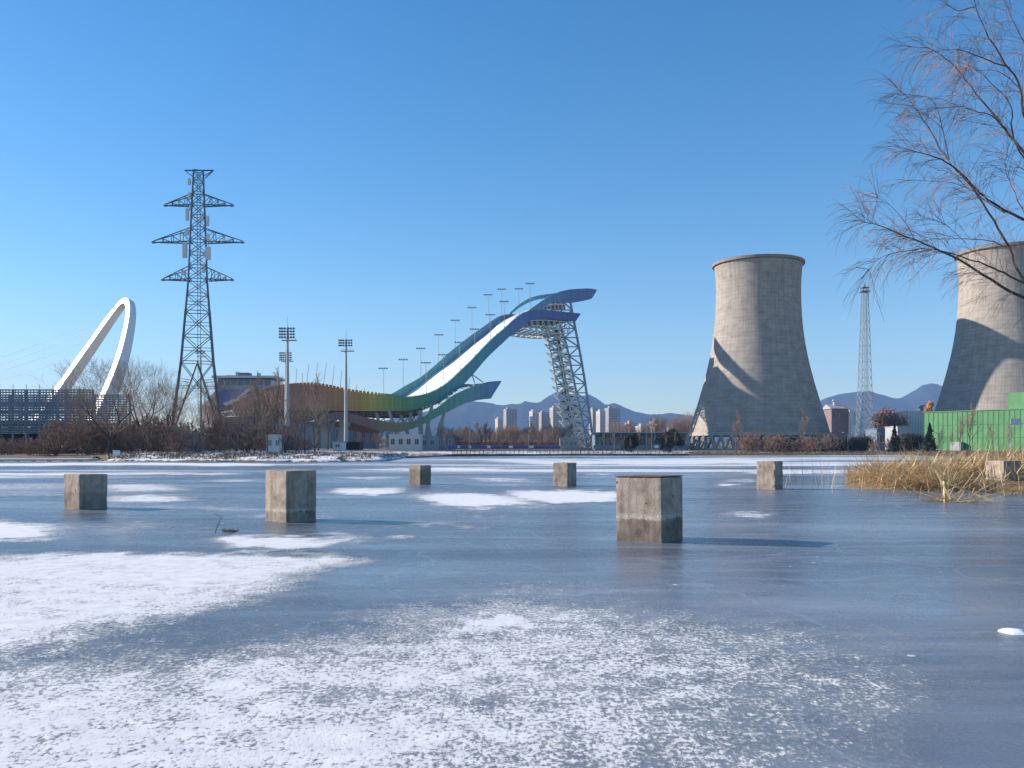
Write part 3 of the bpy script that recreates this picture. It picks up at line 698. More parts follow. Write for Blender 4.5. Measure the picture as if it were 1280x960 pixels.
def ski_jump():
    root=empty('ski_jump',(0,330,.95),'large curving ski jump with rainbow-coloured side screens, white slope and lattice tower','ski jump')
    near=[(292,506,513),(304,501,512.5),(316,495,512),(328,489.5,512),(340,486,512),(356,483,513),(372,481.5,513.5),(392,481,513.5),(413,484,513.5),(434,488.5,513.5),(455,491.5,514),(476,494,514),(491,495.5,514),(506,496,513.5),(518,495,512),(531,492.5,508.5),(543,488,504),(556,480.5,497.5),(565,473,491.5),(575,463.5,484.5),(590,449,469),(606,432,450),(618,420.5,438),(631,409.5,426),(643,398.5,414.5),(654,391,407),(665,387.5,400),(675,387,398.5),(690,388.3,399.3),(706,390,400.8),(719,391.3,402)]
    t,b=band(near,NEAR,.6); m=MB(); m.plate(t,b,.7); m.build('side_screen',M['main_band'],root)
    # forward blade at the top end
    m=MB(); a,_=on_line(719,391.3,*NEAR); c,_=on_line(725,391.8,*NEAR); d,_=on_line(719,402,*NEAR)
    m.plate([a,c],[d,c-Vector((0,0,.4))],.5); m.build('end_fin',M['main_band'],root)
    far=[(400,492,499),(440,494.5,501),(470,495,500),(485,494,499.5),(497,488,498),(506,482.5,495),(517,476.5,487.5),(527,470.5,480),(545,455.5,466),(564,438.5,452.5),(585,422,435.5),(606,407,419.5),(616,400,410.5),(625,395,403.5),(634,393,398.5),(645,393,396.5)]
    t2,b2=band(far,FAR,.6); m=MB(); m.plate(t2,b2,.7); m.build('side_screen',M['far_band'],root)
    # snow slope between the screens
    def interp(line_pts,x,z=True):
        for p,q in zip(line_pts,line_pts[1:]):
            if p.x<=x<=q.x: return p.z+(q.z-p.z)*(x-p.x)/(q.x-p.x)
        return line_pts[-1].z if x>line_pts[-1].x else line_pts[0].z
    off=Vector((FAR[0]-NEAR[0],FAR[1]-NEAR[1],0)); m=MB(); vs=[]; uds=[]; x=-70.0; rows=0; K=9
    edge=[]
    while x<=4.8:
        tt=(x-NEAR[0])/DU.x; pn=Vector((x,NEAR[1]+tt*DU.y,0)); pf=pn+off
        zn=interp(t,pn.x)-.35; zf=interp(b2,pf.x)+.15
        if x<-44: zf=zn+ (zf-zn)*.3
        dish=.8
        for k in range(K):
            u=k/(K-1); p=pn.lerp(pf,u); p.z=zn+(zf-zn)*u-dish*math.sin(math.pi*u)*.25; vs.append(p)
        edge.append((pn.copy(),zn,pf.copy(),zf)); rows+=1; x+=.9
    base=len(vs); vs+= [v-Vector((0,0,.7)) for v in vs]
    fs=[(i*K+k,i*K+k+1,(i+1)*K+k+1,(i+1)*K+k) for i in range(rows-1) for k in range(K-1)]
    fs+=[(base+i*K+k,base+(i+1)*K+k,base+(i+1)*K+k+1,base+i*K+k+1) for i in range(rows-1) for k in range(K-1)]
    m.smooth=True; m.add(vs,fs); m.build('snow_slope',M['snow'],root)
    m=MB(); 
    for e0,e1 in zip(edge,edge[1:]):
        p=e0[0].copy(); q=e1[0].copy(); p.z=e0[1]+.5; q.z=e1[1]+.5; o=Vector((-.25,.43,0)); m.bar(p+o,q+o,.10,.10); 
    for i in range(0,len(edge),3):
        p=edge[i][0].copy(); p.z=edge[i][1]; o=Vector((-.25,.43,0)); m.bar(p+o-Vector((0,0,.4)),p+o+Vector((0,0,.9)),.12)
    m.build('guard_rail',M['dark'],root)
    # underside truss of the run-out and slope
    m=MB(); NB=b
    for i in range(0,len(NB)-3,2):
        p=NB[i]; q=NB[i+2] if i+2<len(NB) else NB[-1]; o=off*.5
        if p.x>-48 and p.x<6: dz=1.3
        else: dz=1.6
        lo=(p+q)/2+off*.22-Vector((0,0,dz)); lo2=(p+q)/2+off*.75-Vector((0,0,dz))
        for z in (lo,):
            m.bar(p+off*.03,z,.22); m.bar(q+off*.03,z,.22); m.bar(p+off*.5,z,.2)
        m.bar(p+off*.5,lo2,.2); m.bar(p+off*.97,lo2,.2); m.bar(lo,lo2,.2)
        m.bar(p+off*.02,p+off*.98,.25)
    m.build('underside_truss',M['steel_grey'],root)
    # dark underside deck
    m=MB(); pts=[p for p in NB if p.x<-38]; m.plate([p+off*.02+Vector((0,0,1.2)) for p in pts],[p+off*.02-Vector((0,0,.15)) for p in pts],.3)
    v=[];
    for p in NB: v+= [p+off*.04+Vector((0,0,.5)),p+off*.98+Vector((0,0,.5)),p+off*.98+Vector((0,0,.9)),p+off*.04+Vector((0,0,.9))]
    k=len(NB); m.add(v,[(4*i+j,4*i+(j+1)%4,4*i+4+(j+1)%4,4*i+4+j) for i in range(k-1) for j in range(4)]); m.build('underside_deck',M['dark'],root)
    t8,b8=band([(322,510,529),(350,512,529),(385,513,527),(410,513,521),(440,513,521),(480,513,523),(510,512,522),(528,509,518)],(NEAR[0]-4,NEAR[1]+6.9),.4,3); m=MB(); m.plate(t8,b8,.4)  # added dark plate stands in for shade under the screen, truss bars below
    for i in range(len(t8)-1): m.bar(b8[i],b8[i]+Vector((.8,0,-2.2)),.25); m.bar(b8[i+1],b8[i]+Vector((.8,0,-2.2)),.22)
    m.build('truss_shade_plate',M['steel_dark'],root)
    # serrated crest of the left screen
    m=MB(); 
    for i,(px,a,_) in enumerate(spline([q for q in near if q[0]<500],9)):
        if i%2==0 and px<492:
            p,_t=on_line(px,a,*NEAR); m.box((p.x,p.y,p.z+.25),(.9,.5,.9),BETA)
    m.build('crest_blocks',M['main_band'],root)
    # ---- canopy ribbons over the top
    up=[(640,402,408),(650,396,404),(660,388.5,397),(670,381,389),(680,374,383.5),(690,368.5,379),(700,364.5,377.5),(712,362,378.5),(724,361,377),(734,360.6,375)]
    t3,b3=band(up,NEAR,.6); m=MB(); m.plate(t3,b3,.6); m.build('canopy_ribbon',M['top_band'],root)
    m=MB(); m.plate([on_line(734,360.6,*NEAR)[0],on_line(740,361,*NEAR)[0],on_line(746,362.3,*NEAR)[0]],[on_line(734,375,*NEAR)[0],on_line(739.5,373.3,*NEAR)[0],on_line(745.6,363.2,*NEAR)[0]],.5); m.build('end_fin',M['top_band'],root)
    up2=[(636,392,395),(642,386,390),(650,379.5,384),(660,373.5,378.5),(670,370,375),(680,368.3,373),(690,367,371.5),(702,366,370)]
    t4,b4=band(up2,FAR,.6); m=MB(); m.plate(t4,b4,.6); m.build('canopy_ribbon',M['top_band'],root)
    # in-run deck and start house between canopy and screen
    m=MB(); A=[on_line(px,a,*NEAR)[0]+off*.15 for px,a in ((650,398),(662,391),(672,386),(684,381),(698,378),(712,378.5))]
    v=[]
    for p in A: v+=[p,p+off*.7,p+off*.7-Vector((0,0,.5)),p-Vector((0,0,.5))]
    m.add(v,[(4*i+j,4*i+(j+1)%4,4*i+4+(j+1)%4,4*i+4+j) for i in range(len(A)-1) for j in range(4)]); m.build('in_run_deck',M['steel_pale'],root)
    m=MB()
    for i in range(len(A)-1):
        for k in range(3):
            p=A[i].lerp(A[i+1],k/3); base=on_line(lerp_tab([(A[0].x,652),(A[-1].x,713)],p.x),391,*NEAR)[0]
            m.bar(p,Vector((p.x,p.y,base.z-1)),.22); m.bar(p+off*.7,Vector((p.x,p.y,base.z-1))+off*.7,.22)
            m.bar(p,Vector((p.x+1.2,p.y,base.z-1)),.16)
    m.build('deck_posts',M['steel_pale'],root)
    s=335/F
    m=MB(); c=P(697,381,334); m.box(tuple(c),(5.6,6,3.4)); m.box((c.x,c.y,c.z+1.9),(6.6,7,.35)); m.build('start_house',M['steel_pale'],root)
    for dx in (-1.8,0,1.8):
        m=MB(); m.box((c.x+dx,c.y-3.02,c.z+.2),(1.3,.1,1.6)); m.build('window',M['glass'],root)
    # ---- under-truss of the top
    m=MB(); top_=[(650,404),(664,401),(678,400),(692,401),(706,402.5),(716,403.5)]; bot_=[(650,411),(664,413),(678,415),(692,416.5),(706,417),(712,416)]
    for o in (Vector((0,0,0)),off*.9):
        tp=[on_line(a,b_,*NEAR)[0]+o for a,b_ in spline([(float(a),float(b_)) for a,b_ in top_],2)]; bp=[on_line(a,b_,*NEAR)[0]+o for a,b_ in spline([(float(a),float(b_)) for a,b_ in bot_],2)]
        for i in range(len(tp)-1):
            m.bar(tp[i],tp[i+1],.3); m.bar(bp[i],bp[i+1],.4); m.bar(tp[i],bp[i+1],.25); m.bar(tp[i],bp[i],.25)
            if o.length==0: m.bar(bp[i],bp[i]+off*.9,.25); m.bar(bp[i],bp[i+1]+off*.9,.22)
    m.build('head_truss',M['steel_pale'],root)
    # ---- lattice tower
    Yf,Yb=330,341
    Lc=[(680,408),(682.5,418),(687,440),(691,462),(694.5,484),(698.5,506),(703,528),(706,546),(708.5,561)]
    Mc=[(700,408),(705,418),(710,440),(714.5,462),(719,484),(723.5,506),(728,528),(731.5,546),(734,561)]
    Rc=[(712,372),(718,405),(722.5,428),(727,452),(731,476),(734.5,500),(738,524),(740.5,546),(742,561)]
    def at(tab,py): return lerp_tab(sorted((b_,a) for a,b_ in tab),py)
    lv=[410,431,452,473,494,515,537,560]
    for Yq in (Yf,Yb):
        for tab in (Mc,Rc):
            m=MB(); ys=[374]+lv if tab is Rc else lv
            for a,b_ in zip(ys,ys[1:]): m.bar(P(at(tab,a),a,Yq),P(at(tab,b_),b_,Yq),.85)
            if tab is Mc: m.bar(P(703,374,Yq),P(700,410,Yq),.6)
            m.build('tower_leg',M['steel_blue2'],root)
    m=MB(); py=376
    i=0
    while py<556:
        d=11.5; a=at(Mc,max(py,408)) if py>=408 else 703+(py-374)*.06; c=at(Rc,py); a2=at(Mc,max(py+d,408)) if py+d>408 else 703; c2=at(Rc,py+d)
        for Yq in (Yf,Yb):
            if i%2==0: m.bar(P(a,py,Yq),P(c2,py+d,Yq),.5)
            else: m.bar(P(c,py,Yq),P(a2,py+d,Yq),.5)
            m.bar(P(a,py,Yq),P(c,py,Yq),.4)
        m.bar(P(c,py,Yf),P(c2,py+d,Yb) if i%2 else P(c2,py,Yb),.26)
        py+=d; i+=1
    m.build('tower_lattice',M['steel_blue2'],root)
    for Yq in (Yf-.4,Yb):
        m=MB(); ys=[408]+lv[1:]
        for a,b_ in zip(ys,ys[1:]): m.bar(P(at(Lc,a)+1.5,a,Yq),P(at(Lc,b_)+1.5,b_,Yq),.55)
        m.build('tower_leg',M['steel_sunlit'],root)
    for li,(y0,y1) in enumerate(zip(lv,lv[1:])):
        yc=(y0+y1)/2
        for Yq,w,nm,mt in ((Yf-.7,.62,'star_bracket','steel_sunlit'),(Yf+4.5,.5,'stair_frame','steel_shaded'),(Yb-1.5,.45,'stair_frame','steel_shaded')):
            mm=MB(); l0,l1,r0,r1=at(Lc,y0)+1.5,at(Lc,y1)+1.5,at(Mc,y0),at(Mc,y1); lc,rc=at(Lc,yc)+1.5,at(Mc,yc); cx=(lc+rc)/2
            ctr=P(cx,yc,Yq-.5)
            for q in ((l0,y0),(r0,y0),(l1,y1),(r1,y1)): mm.bar(ctr,P(q[0],q[1],Yq),w)
            for q in ((lc,yc),(rc,yc),((l0+r0)/2,y0),((l1+r1)/2,y1)): mm.bar(ctr,P(q[0],q[1],Yq),w*.75)
            mm.bar(P(l0,y0,Yq),P(r0,y0,Yq),w*.7)
            for u in (.3,.7): mm.bar(P(l0+(r0-l0)*u,y0,Yq),P(l0+(r0-l0)*(1-u)*.5+ (r0-l0)*.25,y0+5,Yq-.2),w*.5)
            mm.box(tuple(ctr),(1.2,.6,1.2))
            if Yq<Yf:
                for yy in (y0+1,yc+1.5):
                    la=at(Lc,yy); mm.bar(P(la-4.5,yy-1.5,Yq+1),P(la+5,yy+1,Yq),.42); mm.bar(P(la-4.5,yy-1.5,Yq+1),P(la+2,yy+5,Yq),.36)
            mm.build(nm,M[mt],root)
    m=MB(); zb=P(700,560,Yb).z; zt=P(700,412,Yb).z; k=0; fl=26
    for i in range(fl):
        py=556-i*(556-416)/fl; l=at(Lc,py)+3; r=at(Mc,py)-2; py2=py-(556-416)/fl
        a,b_=(l,r) if i%2==0 else (r,l)
        m.bar(P(a,py,Yf+2.6),P(b_,py2,Yf+2.6),1.3,.30); m.box(tuple(P(b_,py2,Yf+4)),(1.4,3.6,.2)); m.bar(P(a,py-2.8,Yf+1.9),P(b_,py2-2.8,Yf+1.9),.1)
        m.bar(P(b_,py2,Yf+6),P(a,py2-2.7,Yf+6),1.3,.3)
    m.build('stair',M['steel_shadow'],root)
    m=MB(); sh=[(690,412),(693,440),(701,484),(708,528),(713,561)]
    for (a,y0),(c,y1) in zip(sh,sh[1:]):
        m.bar(P(a+6,y0,Yb-3),P(c+6,y1,Yb-3),1.5,1.5)
    m.build('lift_shaft',M['steel_shadow'],root)
    m=MB(); c=P(725,562,335); m.box((c.x,c.y,1.2),(13,16,1.2)); m.build('footing',M['concrete_plain'],root)
    # ---- lower ribbon with blade end
    lowt=[(384,534,540),(392,528,536),(397,524,533),(405,519.5,529),(413,516.5,526),(422,515.2,525),(432,515.5,526),(447,519,530),(460,522.5,535),(472,525,538),(486,527.5,539.5),(501,528,539.5),(517,526,535.5),(532,519.5,528.5),(548,508,520),(564,495.5,512.5),(579,487.8,505),(593,482,501),(605,478.5,499)]
    t5,b5=band(lowt,LOW,.6); m=MB(); m.plate(t5,b5,.6); m.build('lower_ribbon',M['low_band'],root)
    m=MB(); q=[(605,478.5,499),(613,476.8,498.3),(626,476,477.4)]; m.plate([on_line(a,b_,*LOW)[0] for a,b_,c in q],[on_line(a,c,*LOW)[0] for a,b_,c in q],.6); m.build('end_fin',M['low_band'],root)
    lowb=[(548,502,505.5),(560,489,493),(570,483,487),(580,480,484),(590,480.5,483),(606,480,482)]
    t6,b6=band(lowb,LOWB,.4); m=MB(); m.plate(t6,b6,.35); 
    for p in t6[::3]:
        for q in t5:
            if abs(q.x-p.x-3.5)<1.2: m.bar(p,q,.2); m.bar(p-Vector((0,0,1)),q,.16); break
    m.build('ribbon_deck_frame',M['steel_blue2'],root)
    m=MB()
    for a,b_,c,d in ((590,469,594,480.5),(590,468,604,478),(577,483,582,488)): m.bar(P(a,b_,315),on_line(c,d,*LOW)[0],.25)
    m.build('hanger_rods',M['steel_grey'],root)
    # second low orange-brown ribbon behind
    lo2=[(408,534,537),(416,528,533),(428,527,535.5),(440,529,538.5),(455,533.5,541),(468,536,541),(480,538,541)]
    t7,b7=band(lo2,(16.3,342.6),.5); m=MB(); m.plate(t7,b7,.5); m.build('back_ribbon',M['orange_band'],root)
    # ---- raking columns
    def col(pts,Y,w0,w1):
        m=MB(); m.bar(P(*pts[0],Y),P(*pts[1],Y),w0,w1); m.build('column',M['steel_grey'],root)
    Yc=296
    for a,b_,w in (((520,562),(506,534),1.2),((508,536),(498,512),1.0),((527,562),(525,513),1.4),((545,562),(552,528),1.7),((541,562),(533,520),1.2),((552,528),(561,494),1.1),((529,562),(540,506),1.0),((514,530),(513,512),.9)): col((a,b_),Yc,w,w)
    Yc=289
    for a,b_,w in (((407,561),(408,525),2.6),((410,545),(400,524),1.2),((409,545),(418,524),1.2),((425,561),(430,526),2.0),((428,545),(436,528),1.2),((431,561),(426,524),1.2),((386,561),(384,530),1.6),((392,556),(398,531),1.2),((478,545),(470,514),.9),((494,536),(486,513),.9)): col((a,b_),Yc,w,w)
    # snowmaking mast fins
    return t,t2,off
M['steel_blue2']=simple('steel_blue_tower',(.22,.31,.38),.5,.1,.12,.3)
M['orange_band']=simple('orange_screen',(.26,.13,.06),.6,0,.25,.4)
NT,FT,OFF=ski_jump()

# spikes behind the left screen (banner poles)
for a,b_,c,d in ((370.5,461,369.5,483),(378,466,377.5,482),(386,455,382.5,481),(397,453,393.5,482),(408,453,403,484),(418,457,414,485),(427,463,424.5,488),(437,471,435,491),(446,480,444.5,493),(455.5,485,454.5,494),(464,489,463.5,495),(347,465,347.5,486)):
    p,_=on_line(a,b_,-5,342); q=P(c,d+6,p.y); 
    m=MB(); m.tube([q,p],[.17,.10],6); o=m.build('banner_pole',M['steel_grey'],None,loc=q); tag(o,'slender leaning grey pole rising behind the red-brown left part of the ski jump screen','pole','leaning poles behind the ski jump screen')
# ------------------------------------------------------------------ floodlight poles along the jump
def tpole(px,py,pbx,pby,Y,proto=None,label='',group=''):
    p=P(px,py,Y); q=P(pbx,pby,Y); h=p.z-q.z
    root=empty('floodlight_pole',q,label,'floodlight',group,rz=0)
    m=LMB(); m.tube([(0,0,0),(p.x-q.x,0,h)],[.13,.085],6); m.build('pole',M['steel_grey'],root)
    m=LMB(); w=1.55; m.box((p.x-q.x,0,h),(w*2,.12,.12)); m.build('crossbar',M['steel_dark'],root)
    for k in range(4):
        m=LMB(); x=-w+.25+k*(2*w-.5)/3; m.box((p.x-q.x+x,-.1,h+.18),(.55,.5,.30)); m.box((p.x-q.x+x,-.1,h+.36),(.40,.4,.08)); m.build('lamp',M['lamp_head'],root)
farp=[(479,461,480,496),(504,450,504,487),(526,436,526,472),(548.5,419,548,454),(569,401,569,434),(590,385,590,417),(610,369,612,403),(627,362,627,394),(648.5,361.5,648.5,381)]
for i,(a,b_,c,d) in enumerate(farp):
    lab='T-shaped floodlight pole in the row along the far upper side of the slope'
    tpole(a,b_,c,d,on_line(a,d,*FAR)[0].y,label=lab,group='floodlights on the far side of the slope')
nearp=[(532.5,454,533,494),(554,444,555,481),(574,428.5,575.6,465),(593,412,594,447),(613,394,613,427),(630,377.5,631,411)]
for i,(a,b_,c,d) in enumerate(nearp):
    lab='T-shaped floodlight pole in the row along the near lower side of the slope'
    tpole(a,b_,c,d,on_line(a,d,*NEAR)[0].y+.6,label=lab,group='floodlights on the near side of the slope')
tpole(662.5,355,663,389,on_line(663,388,*NEAR)[0].y+.6,label='highest T-shaped floodlight pole, beside the blue canopy at the top of the ski jump')

# ------------------------------------------------------------------ tall floodlight masts
def mast(px,top,Y,label,rows=4,w=1.0,bar_at=425,shift=0):
    g=gz(px,Y); X=XP(px,Y); s=Y/F; zt=CH+(HOR-top)*s-g
    root=empty('floodlight_mast',(X,Y,g),label,'floodlight mast')
    m=LMB(); m.tube([(0,0,0),(0,0,zt*.5),(0,0,zt)],[.55*w,.40*w,.22*w],10); m.build('pole',M['steel_grey'],root)
    m=LMB(); m.tube([(0,0,zt),(0,0,zt+2.6*w)],[.06,.03],5); m.build('lightning_rod',M['steel_grey'],root)
    hb=CH+(HOR-bar_at)*s-g; m=LMB(); m.box((.4*w,0,hb),(3.4*w,1.1,.18)); 
    for x in (-1.2,-.4,.4,1.2,2.0): m.bar((x*w,-.5,hb),(x*w,-.5,hb+.5),.05)
    m.bar((-1.2*w,-.5,hb+.5),(2.0*w,-.5,hb+.5),.05); m.build('platform',M['steel_grey'],root)
    m=LMB()
    for r in range(rows): m.box((0,0,zt-.3-r*.68*w),(3.6*w,.12,.10))
    for sx in (-1.5,-.85,.85,1.5): m.bar((sx*w,0,zt),(sx*w,0,zt-.4-(rows-1)*.68*w),.08)
    m.build('lamp_frame',M['steel_dark'],root)
    for r in range(rows):
        for c in (-1.62,-1.05,-.45,.35,.95,1.55):
            m=LMB(); z=zt-.3-r*.68*w
            m.tube([(c*w,-.05,z),(c*w-.05,-.25*w,z-.02),(c*w-.08,-.50*w,z-.08)],[.10*w,.22*w,.26*w],8); m.build('lamp',M['lamp_head'],root)
mast(359.5,409,205,'tall floodlight mast in front, nearer of the close pair left of the ski jump screen',bar_at=425.5)
mast(357.5,440,262,'shorter looking floodlight mast just behind the tall front mast at the left',bar_at=452)
mast(432.5,424,232,'single tall floodlight mast in front of the red-brown ski jump screen',rows=3,bar_at=439)
mast(251,438,330,'distant floodlight mast seen through the lattice of the power pylon',rows=2,bar_at=446)

# ------------------------------------------------------------------ radio mast at the right
def radio_mast():
    Y=330; X=XP(1081,Y); g=.9; s=Y/F; H=CH+(HOR-358)*s-g; root=empty('radio_mast',(X,Y,g),'slim pale lattice radio mast between the two cooling towers','radio mast')
    hw=lambda z: 2.55-(2.55-.9)*min(1,z/(H*.97))
    m=LMB()
    for sx in (-1,1):
        for sy in (-1,1): m.bar((sx*hw(0),sy*hw(0),-.3),(sx*hw(H),sy*hw(H),H-1),.17)
    m.build('legs_frame',M['steel_grey'],root)
    m=LMB(); z=0; i=0
    while z<H-3:
        d=3.0; a=hw(z); b_=hw(z+d)
        for (x0,y0),(x1,y1) in (((-1,-1),(1,-1)),((1,-1),(1,1)),((1,1),(-1,1)),((-1,1),(-1,-1))):
            m.bar((x0*a,y0*a,z),(x1*b_,y1*b_,z+d),.09); m.bar((x1*a,y1*a,z),(x0*b_,y0*b_,z+d),.09); m.bar((x0*b_,y0*b_,z+d),(x1*b_,y1*b_,z+d),.09)
        z+=d
    m.build('lattice',M['steel_grey'],root)
    m=LMB(); m.box((0,0,H-2),(3.2,3.2,.25)); 
    for k in range(8): a=k*math.pi/4; m.bar((1.5*math.cos(a),1.5*math.sin(a),H-2),(1.5*math.cos(a),1.5*math.sin(a),H-.6),.1)
    m.box((0,0,H-.5),(2.6,2.6,.2)); m.build('platform',M['steel_dark'],root)
    m=LMB(); m.tube([(0,0,H-.4),(0,0,H+1.5)],[.3,.1],6); m.build('beacon',M['steel_dark'],root)
    m=LMB()
    for dx in (-.3,.3): m.bar((dx,-1.0,0),(dx,-.6,H-2),.12)
    m.build('ladder',M['steel_grey'],root)
radio_mast()

# ------------------------------------------------------------------ apartment blocks far away
def apartment(px0,px1,top,Y,label,wall,dark_side=.45,style=0):
    X0,X1=XP(px0,Y),XP(px1,Y); H=CH+(HOR-top)*Y/F-.9; w=X1-X0; D=18; xc=(X0+X1)/2
    w*=.80; root=empty('apartment_block',(xc,Y+D/2,.9),label,'apartment block','apartment blocks beyond the lake',rz=R(16))
    m=LMB(); m.box((0,0,H/2),(w,D,H)); 
    m.build('wall',wall,root)
    m=LMB(); m.box((0,0,H+.5),(w+.8,D+.8,1.0)); m.box((-w*.15,0,H+2.4),(w*.35,6,3.2)); m.box((w*.28,1,H+1.6),(w*.18,4,1.8)); m.build('roof',wall,root)
    n=int(H/3.0); bays=max(2,int(w/4.2))
    for i in range(1,n):
        z=i*3.0+.2
        m=LMB()
        for b_ in range(bays):
            x=-w/2+(b_+.5)*w/bays; m.box((x,-D/2-.02,z+.7),(w/bays*.58,.12,1.5))
        for y in (-5,0,5): m.box((-w/2-.02,y,z+.7),(.12,2.2,1.5))
        m.build('window',M['glass_dark'],root)
    for i in range(1,n):
        m=LMB(); m.box((0,-D/2-.55,i*3.0),(w*.72,1.1,.9)); m.build('balcony',wall,root)
M['glass_dark']=simple('window_dark',(.05,.06,.08),.25,0,.3,.2,.5)
M['apt_a']=simple('render_beige',(.42,.36,.32),.85,0,.06,.03); M['apt_b']=simple('render_grey',(.34,.31,.31),.85,0,.06,.03); M['apt_c']=simple('render_pale',(.50,.46,.42),.85,0,.06,.03)
for a in ((619.5,628,524,1560,'short narrow beige apartment block, leftmost in the skyline','apt_c'),(629,646.5,512,1500,'tall grey apartment block with balconies, second from left in the skyline','apt_b'),
          (662.5,673,514.5,1500,'pale apartment block left of a wider grey one, beyond the bare trees','apt_c'),(673.5,686.5,516,1520,'wide grey apartment block right beside a pale one, left of the ski jump tower','apt_b'),
          (687.5,703,510,1480,'beige apartment block partly hidden by the ski jump lattice tower','apt_a'),(738,746.5,512,1560,'narrow grey apartment block just right of the ski jump lattice tower','apt_b'),
          (747,756,514.5,1500,'pale pinkish apartment block with a lit side, right of the ski jump tower','apt_c'),(756.5,776,510.5,1520,'broad grey-pink apartment block, rightmost tall one in the skyline','apt_b')):
    apartment(a[0],a[1],a[2],a[3],a[4],M[a[5]])
for i,(px0,px1,top,Y,mt) in enumerate(((783,796,529,1300,'apt_b'),(797,812,533,1200,'apt_a'),(813,834,527,1350,'apt_b'),(836,858,534,1200,'apt_b'))):
    apartment(px0,px1,top,Y,['low grey apartment block left of the long row before the cooling tower','low beige housing block in the middle of the row left of the cooling tower','wide low housing block above the long glazed building','low housing block just left of the first cooling tower'][i],M[mt])

# ------------------------------------------------------------------ generic small buildings
def hut(px0,px1,top,bot,Y,name,label,cat,wall,roofm=None,wins=0,door=False,D=5,rz=0,stripes=False,flat=True):
    X0,X1=XP(px0,Y),XP(px1,Y); g=gz((px0+px1)/2,Y); H=CH+(HOR-top)*Y/F-g; w=X1-X0
    root=empty(name,((X0+X1)/2,Y+D/2,g),label,cat,rz=rz)
    m=LMB(); m.box((0,0,H/2-.2),(w,D,H+.4-.15)); m.build('wall',wall,root)
    m=LMB(); 
    if flat: m.box((0,0,H-.02),(w+.3,D+.3,.22))
    else:
        r=H*.35; m.add([(-w/2-.3,-D/2-.3,H-.1),(w/2+.3,-D/2-.3,H-.1),(w/2+.3,D/2+.3,H-.1),(-w/2-.3,D/2+.3,H-.1),(-w/2-.3,0,H+r),(w/2+.3,0,H+r)],[(0,1,5,4),(2,3,4,5),(0,4,3),(1,2,5),(3,2,1,0)])
    m.build('roof',roofm or wall,root)
    for i in range(wins):
        x=-w/2+(i+.5)*w/wins; ww=w/wins*.5; m=LMB(); m.box((x,-D/2-.03,H*.55),(ww,.12,H*.35)); f=m.build('window',M['glass_dark'],root)
        m=LMB(); 
        for dx in (-ww/2,ww/2,0): m.box((x+dx,-D/2-.08,H*.55),(.08,.08,H*.37))
        for dz in (-H*.18,H*.18): m.box((x,-D/2-.08,H*.55+dz),(ww,.085,.08))
        m.build('frame',M['white_wall'],f)
    if door:
        m=LMB(); m.box((w*.2,-D/2-.04,1.0),(.95,.1,2.0)); m.build('door',M['grey_wall'],root)
    if stripes:
        m=LMB(); x=-w/2
        while x<w/2: m.box((x,-D/2-.05,H/2-.1),(.10,.1,H-.3)); x+=.9
        m.build('panel_ribs',M['grey_wall'],root)
    return root
hut(232,244.5,541,560,128,'equipment_cabin','pale grey equipment cabin behind the feet of the power pylon','cabin',M['grey_wall'],D=3,stripes=True)
hut(333,351.5,544,561,122,'site_container','white container with twin panels by the foot of the front floodlight mast','container',M['white_wall'],wins=2,D=3)
hut(353,377,533,560,150,'storage_tank_house','blue-grey service building behind the floodlight mast foot','service building',M['blue_grey'],D=8,wins=3)
hut(416,428,552,561,135,'white_hut','small white hut with a window at the foot of the grey columns','hut',M['white_wall'],wins=1,D=3,roofm=M['grey_wall'])
hut(430,449,553,562,150,'low_shed','low dark shed beside the small white hut','shed',M['dark'],D=4)
hut(486,526,543,562,240,'white_pavilion','white panelled pavilion with dark bays under the ski jump columns','pavilion',M['white_wall'],wins=4,D=10,door=False)
hut(526,545,545,562,246,'white_annex','pale annex right of the white pavilion behind the raking columns','building',M['grey_wall'],wins=2,D=8)
hut(322,470,527,561,352,'stand_building','long low blue-grey building behind the grey columns of the ski jump','building',M['blue_grey'],wins=14,D=9)
hut(545,566,544,562,262,'glazed_office','small blue-grey office with two window rows right of the raking columns','office',M['blue_grey'],wins=3,D=10)
# ------------------------------------------------------------------ more buildings of the middle distance
def glass_hall():
    Y=300; X0,X1=XP(742,Y),XP(862,Y); g=.9; H=CH+(HOR-541)*Y/F-g; w=X1-X0; root=empty('glazed_hall',((X0+X1)/2,Y+8,g),'long low glazed hall with a thin flat roof right of the ski jump tower','hall')
    m=LMB(); m.box((0,1,H/2-.2),(w-2,14,H-.4)); m.build('wall',M['blue_grey'],root)
    m=LMB(); m.box((0,-1,H),(w,18,.3)); m.build('roof',M['steel_grey'],root)
    n=22
    for i in range(n):
        m=LMB(); x=-w/2+1.5+(i+.5)*(w-3)/n; m.box((x,-6.1,H*.42),((w-3)/n*.82,.15,H*.62)); m.build('window',M['glass'] if i%5 else M['grey_wall'],root)
    for i in range(12):
        m=LMB(); x=-w/2+.6+i*(w-1.2)/11; m.box((x,-9.4,H/2-.1),(.28,.28,H)); m.build('column',M['steel_grey'],root)
M['blue_grey']=simple('blue_grey_cladding',(.13,.18,.24),.6,0,.15,.2)
glass_hall()
hut(700,722,547,562,280,'service_pavilion','low grey service pavilion behind the foot of the ski jump tower','pavilion',M['grey_wall'],wins=4,D=8)

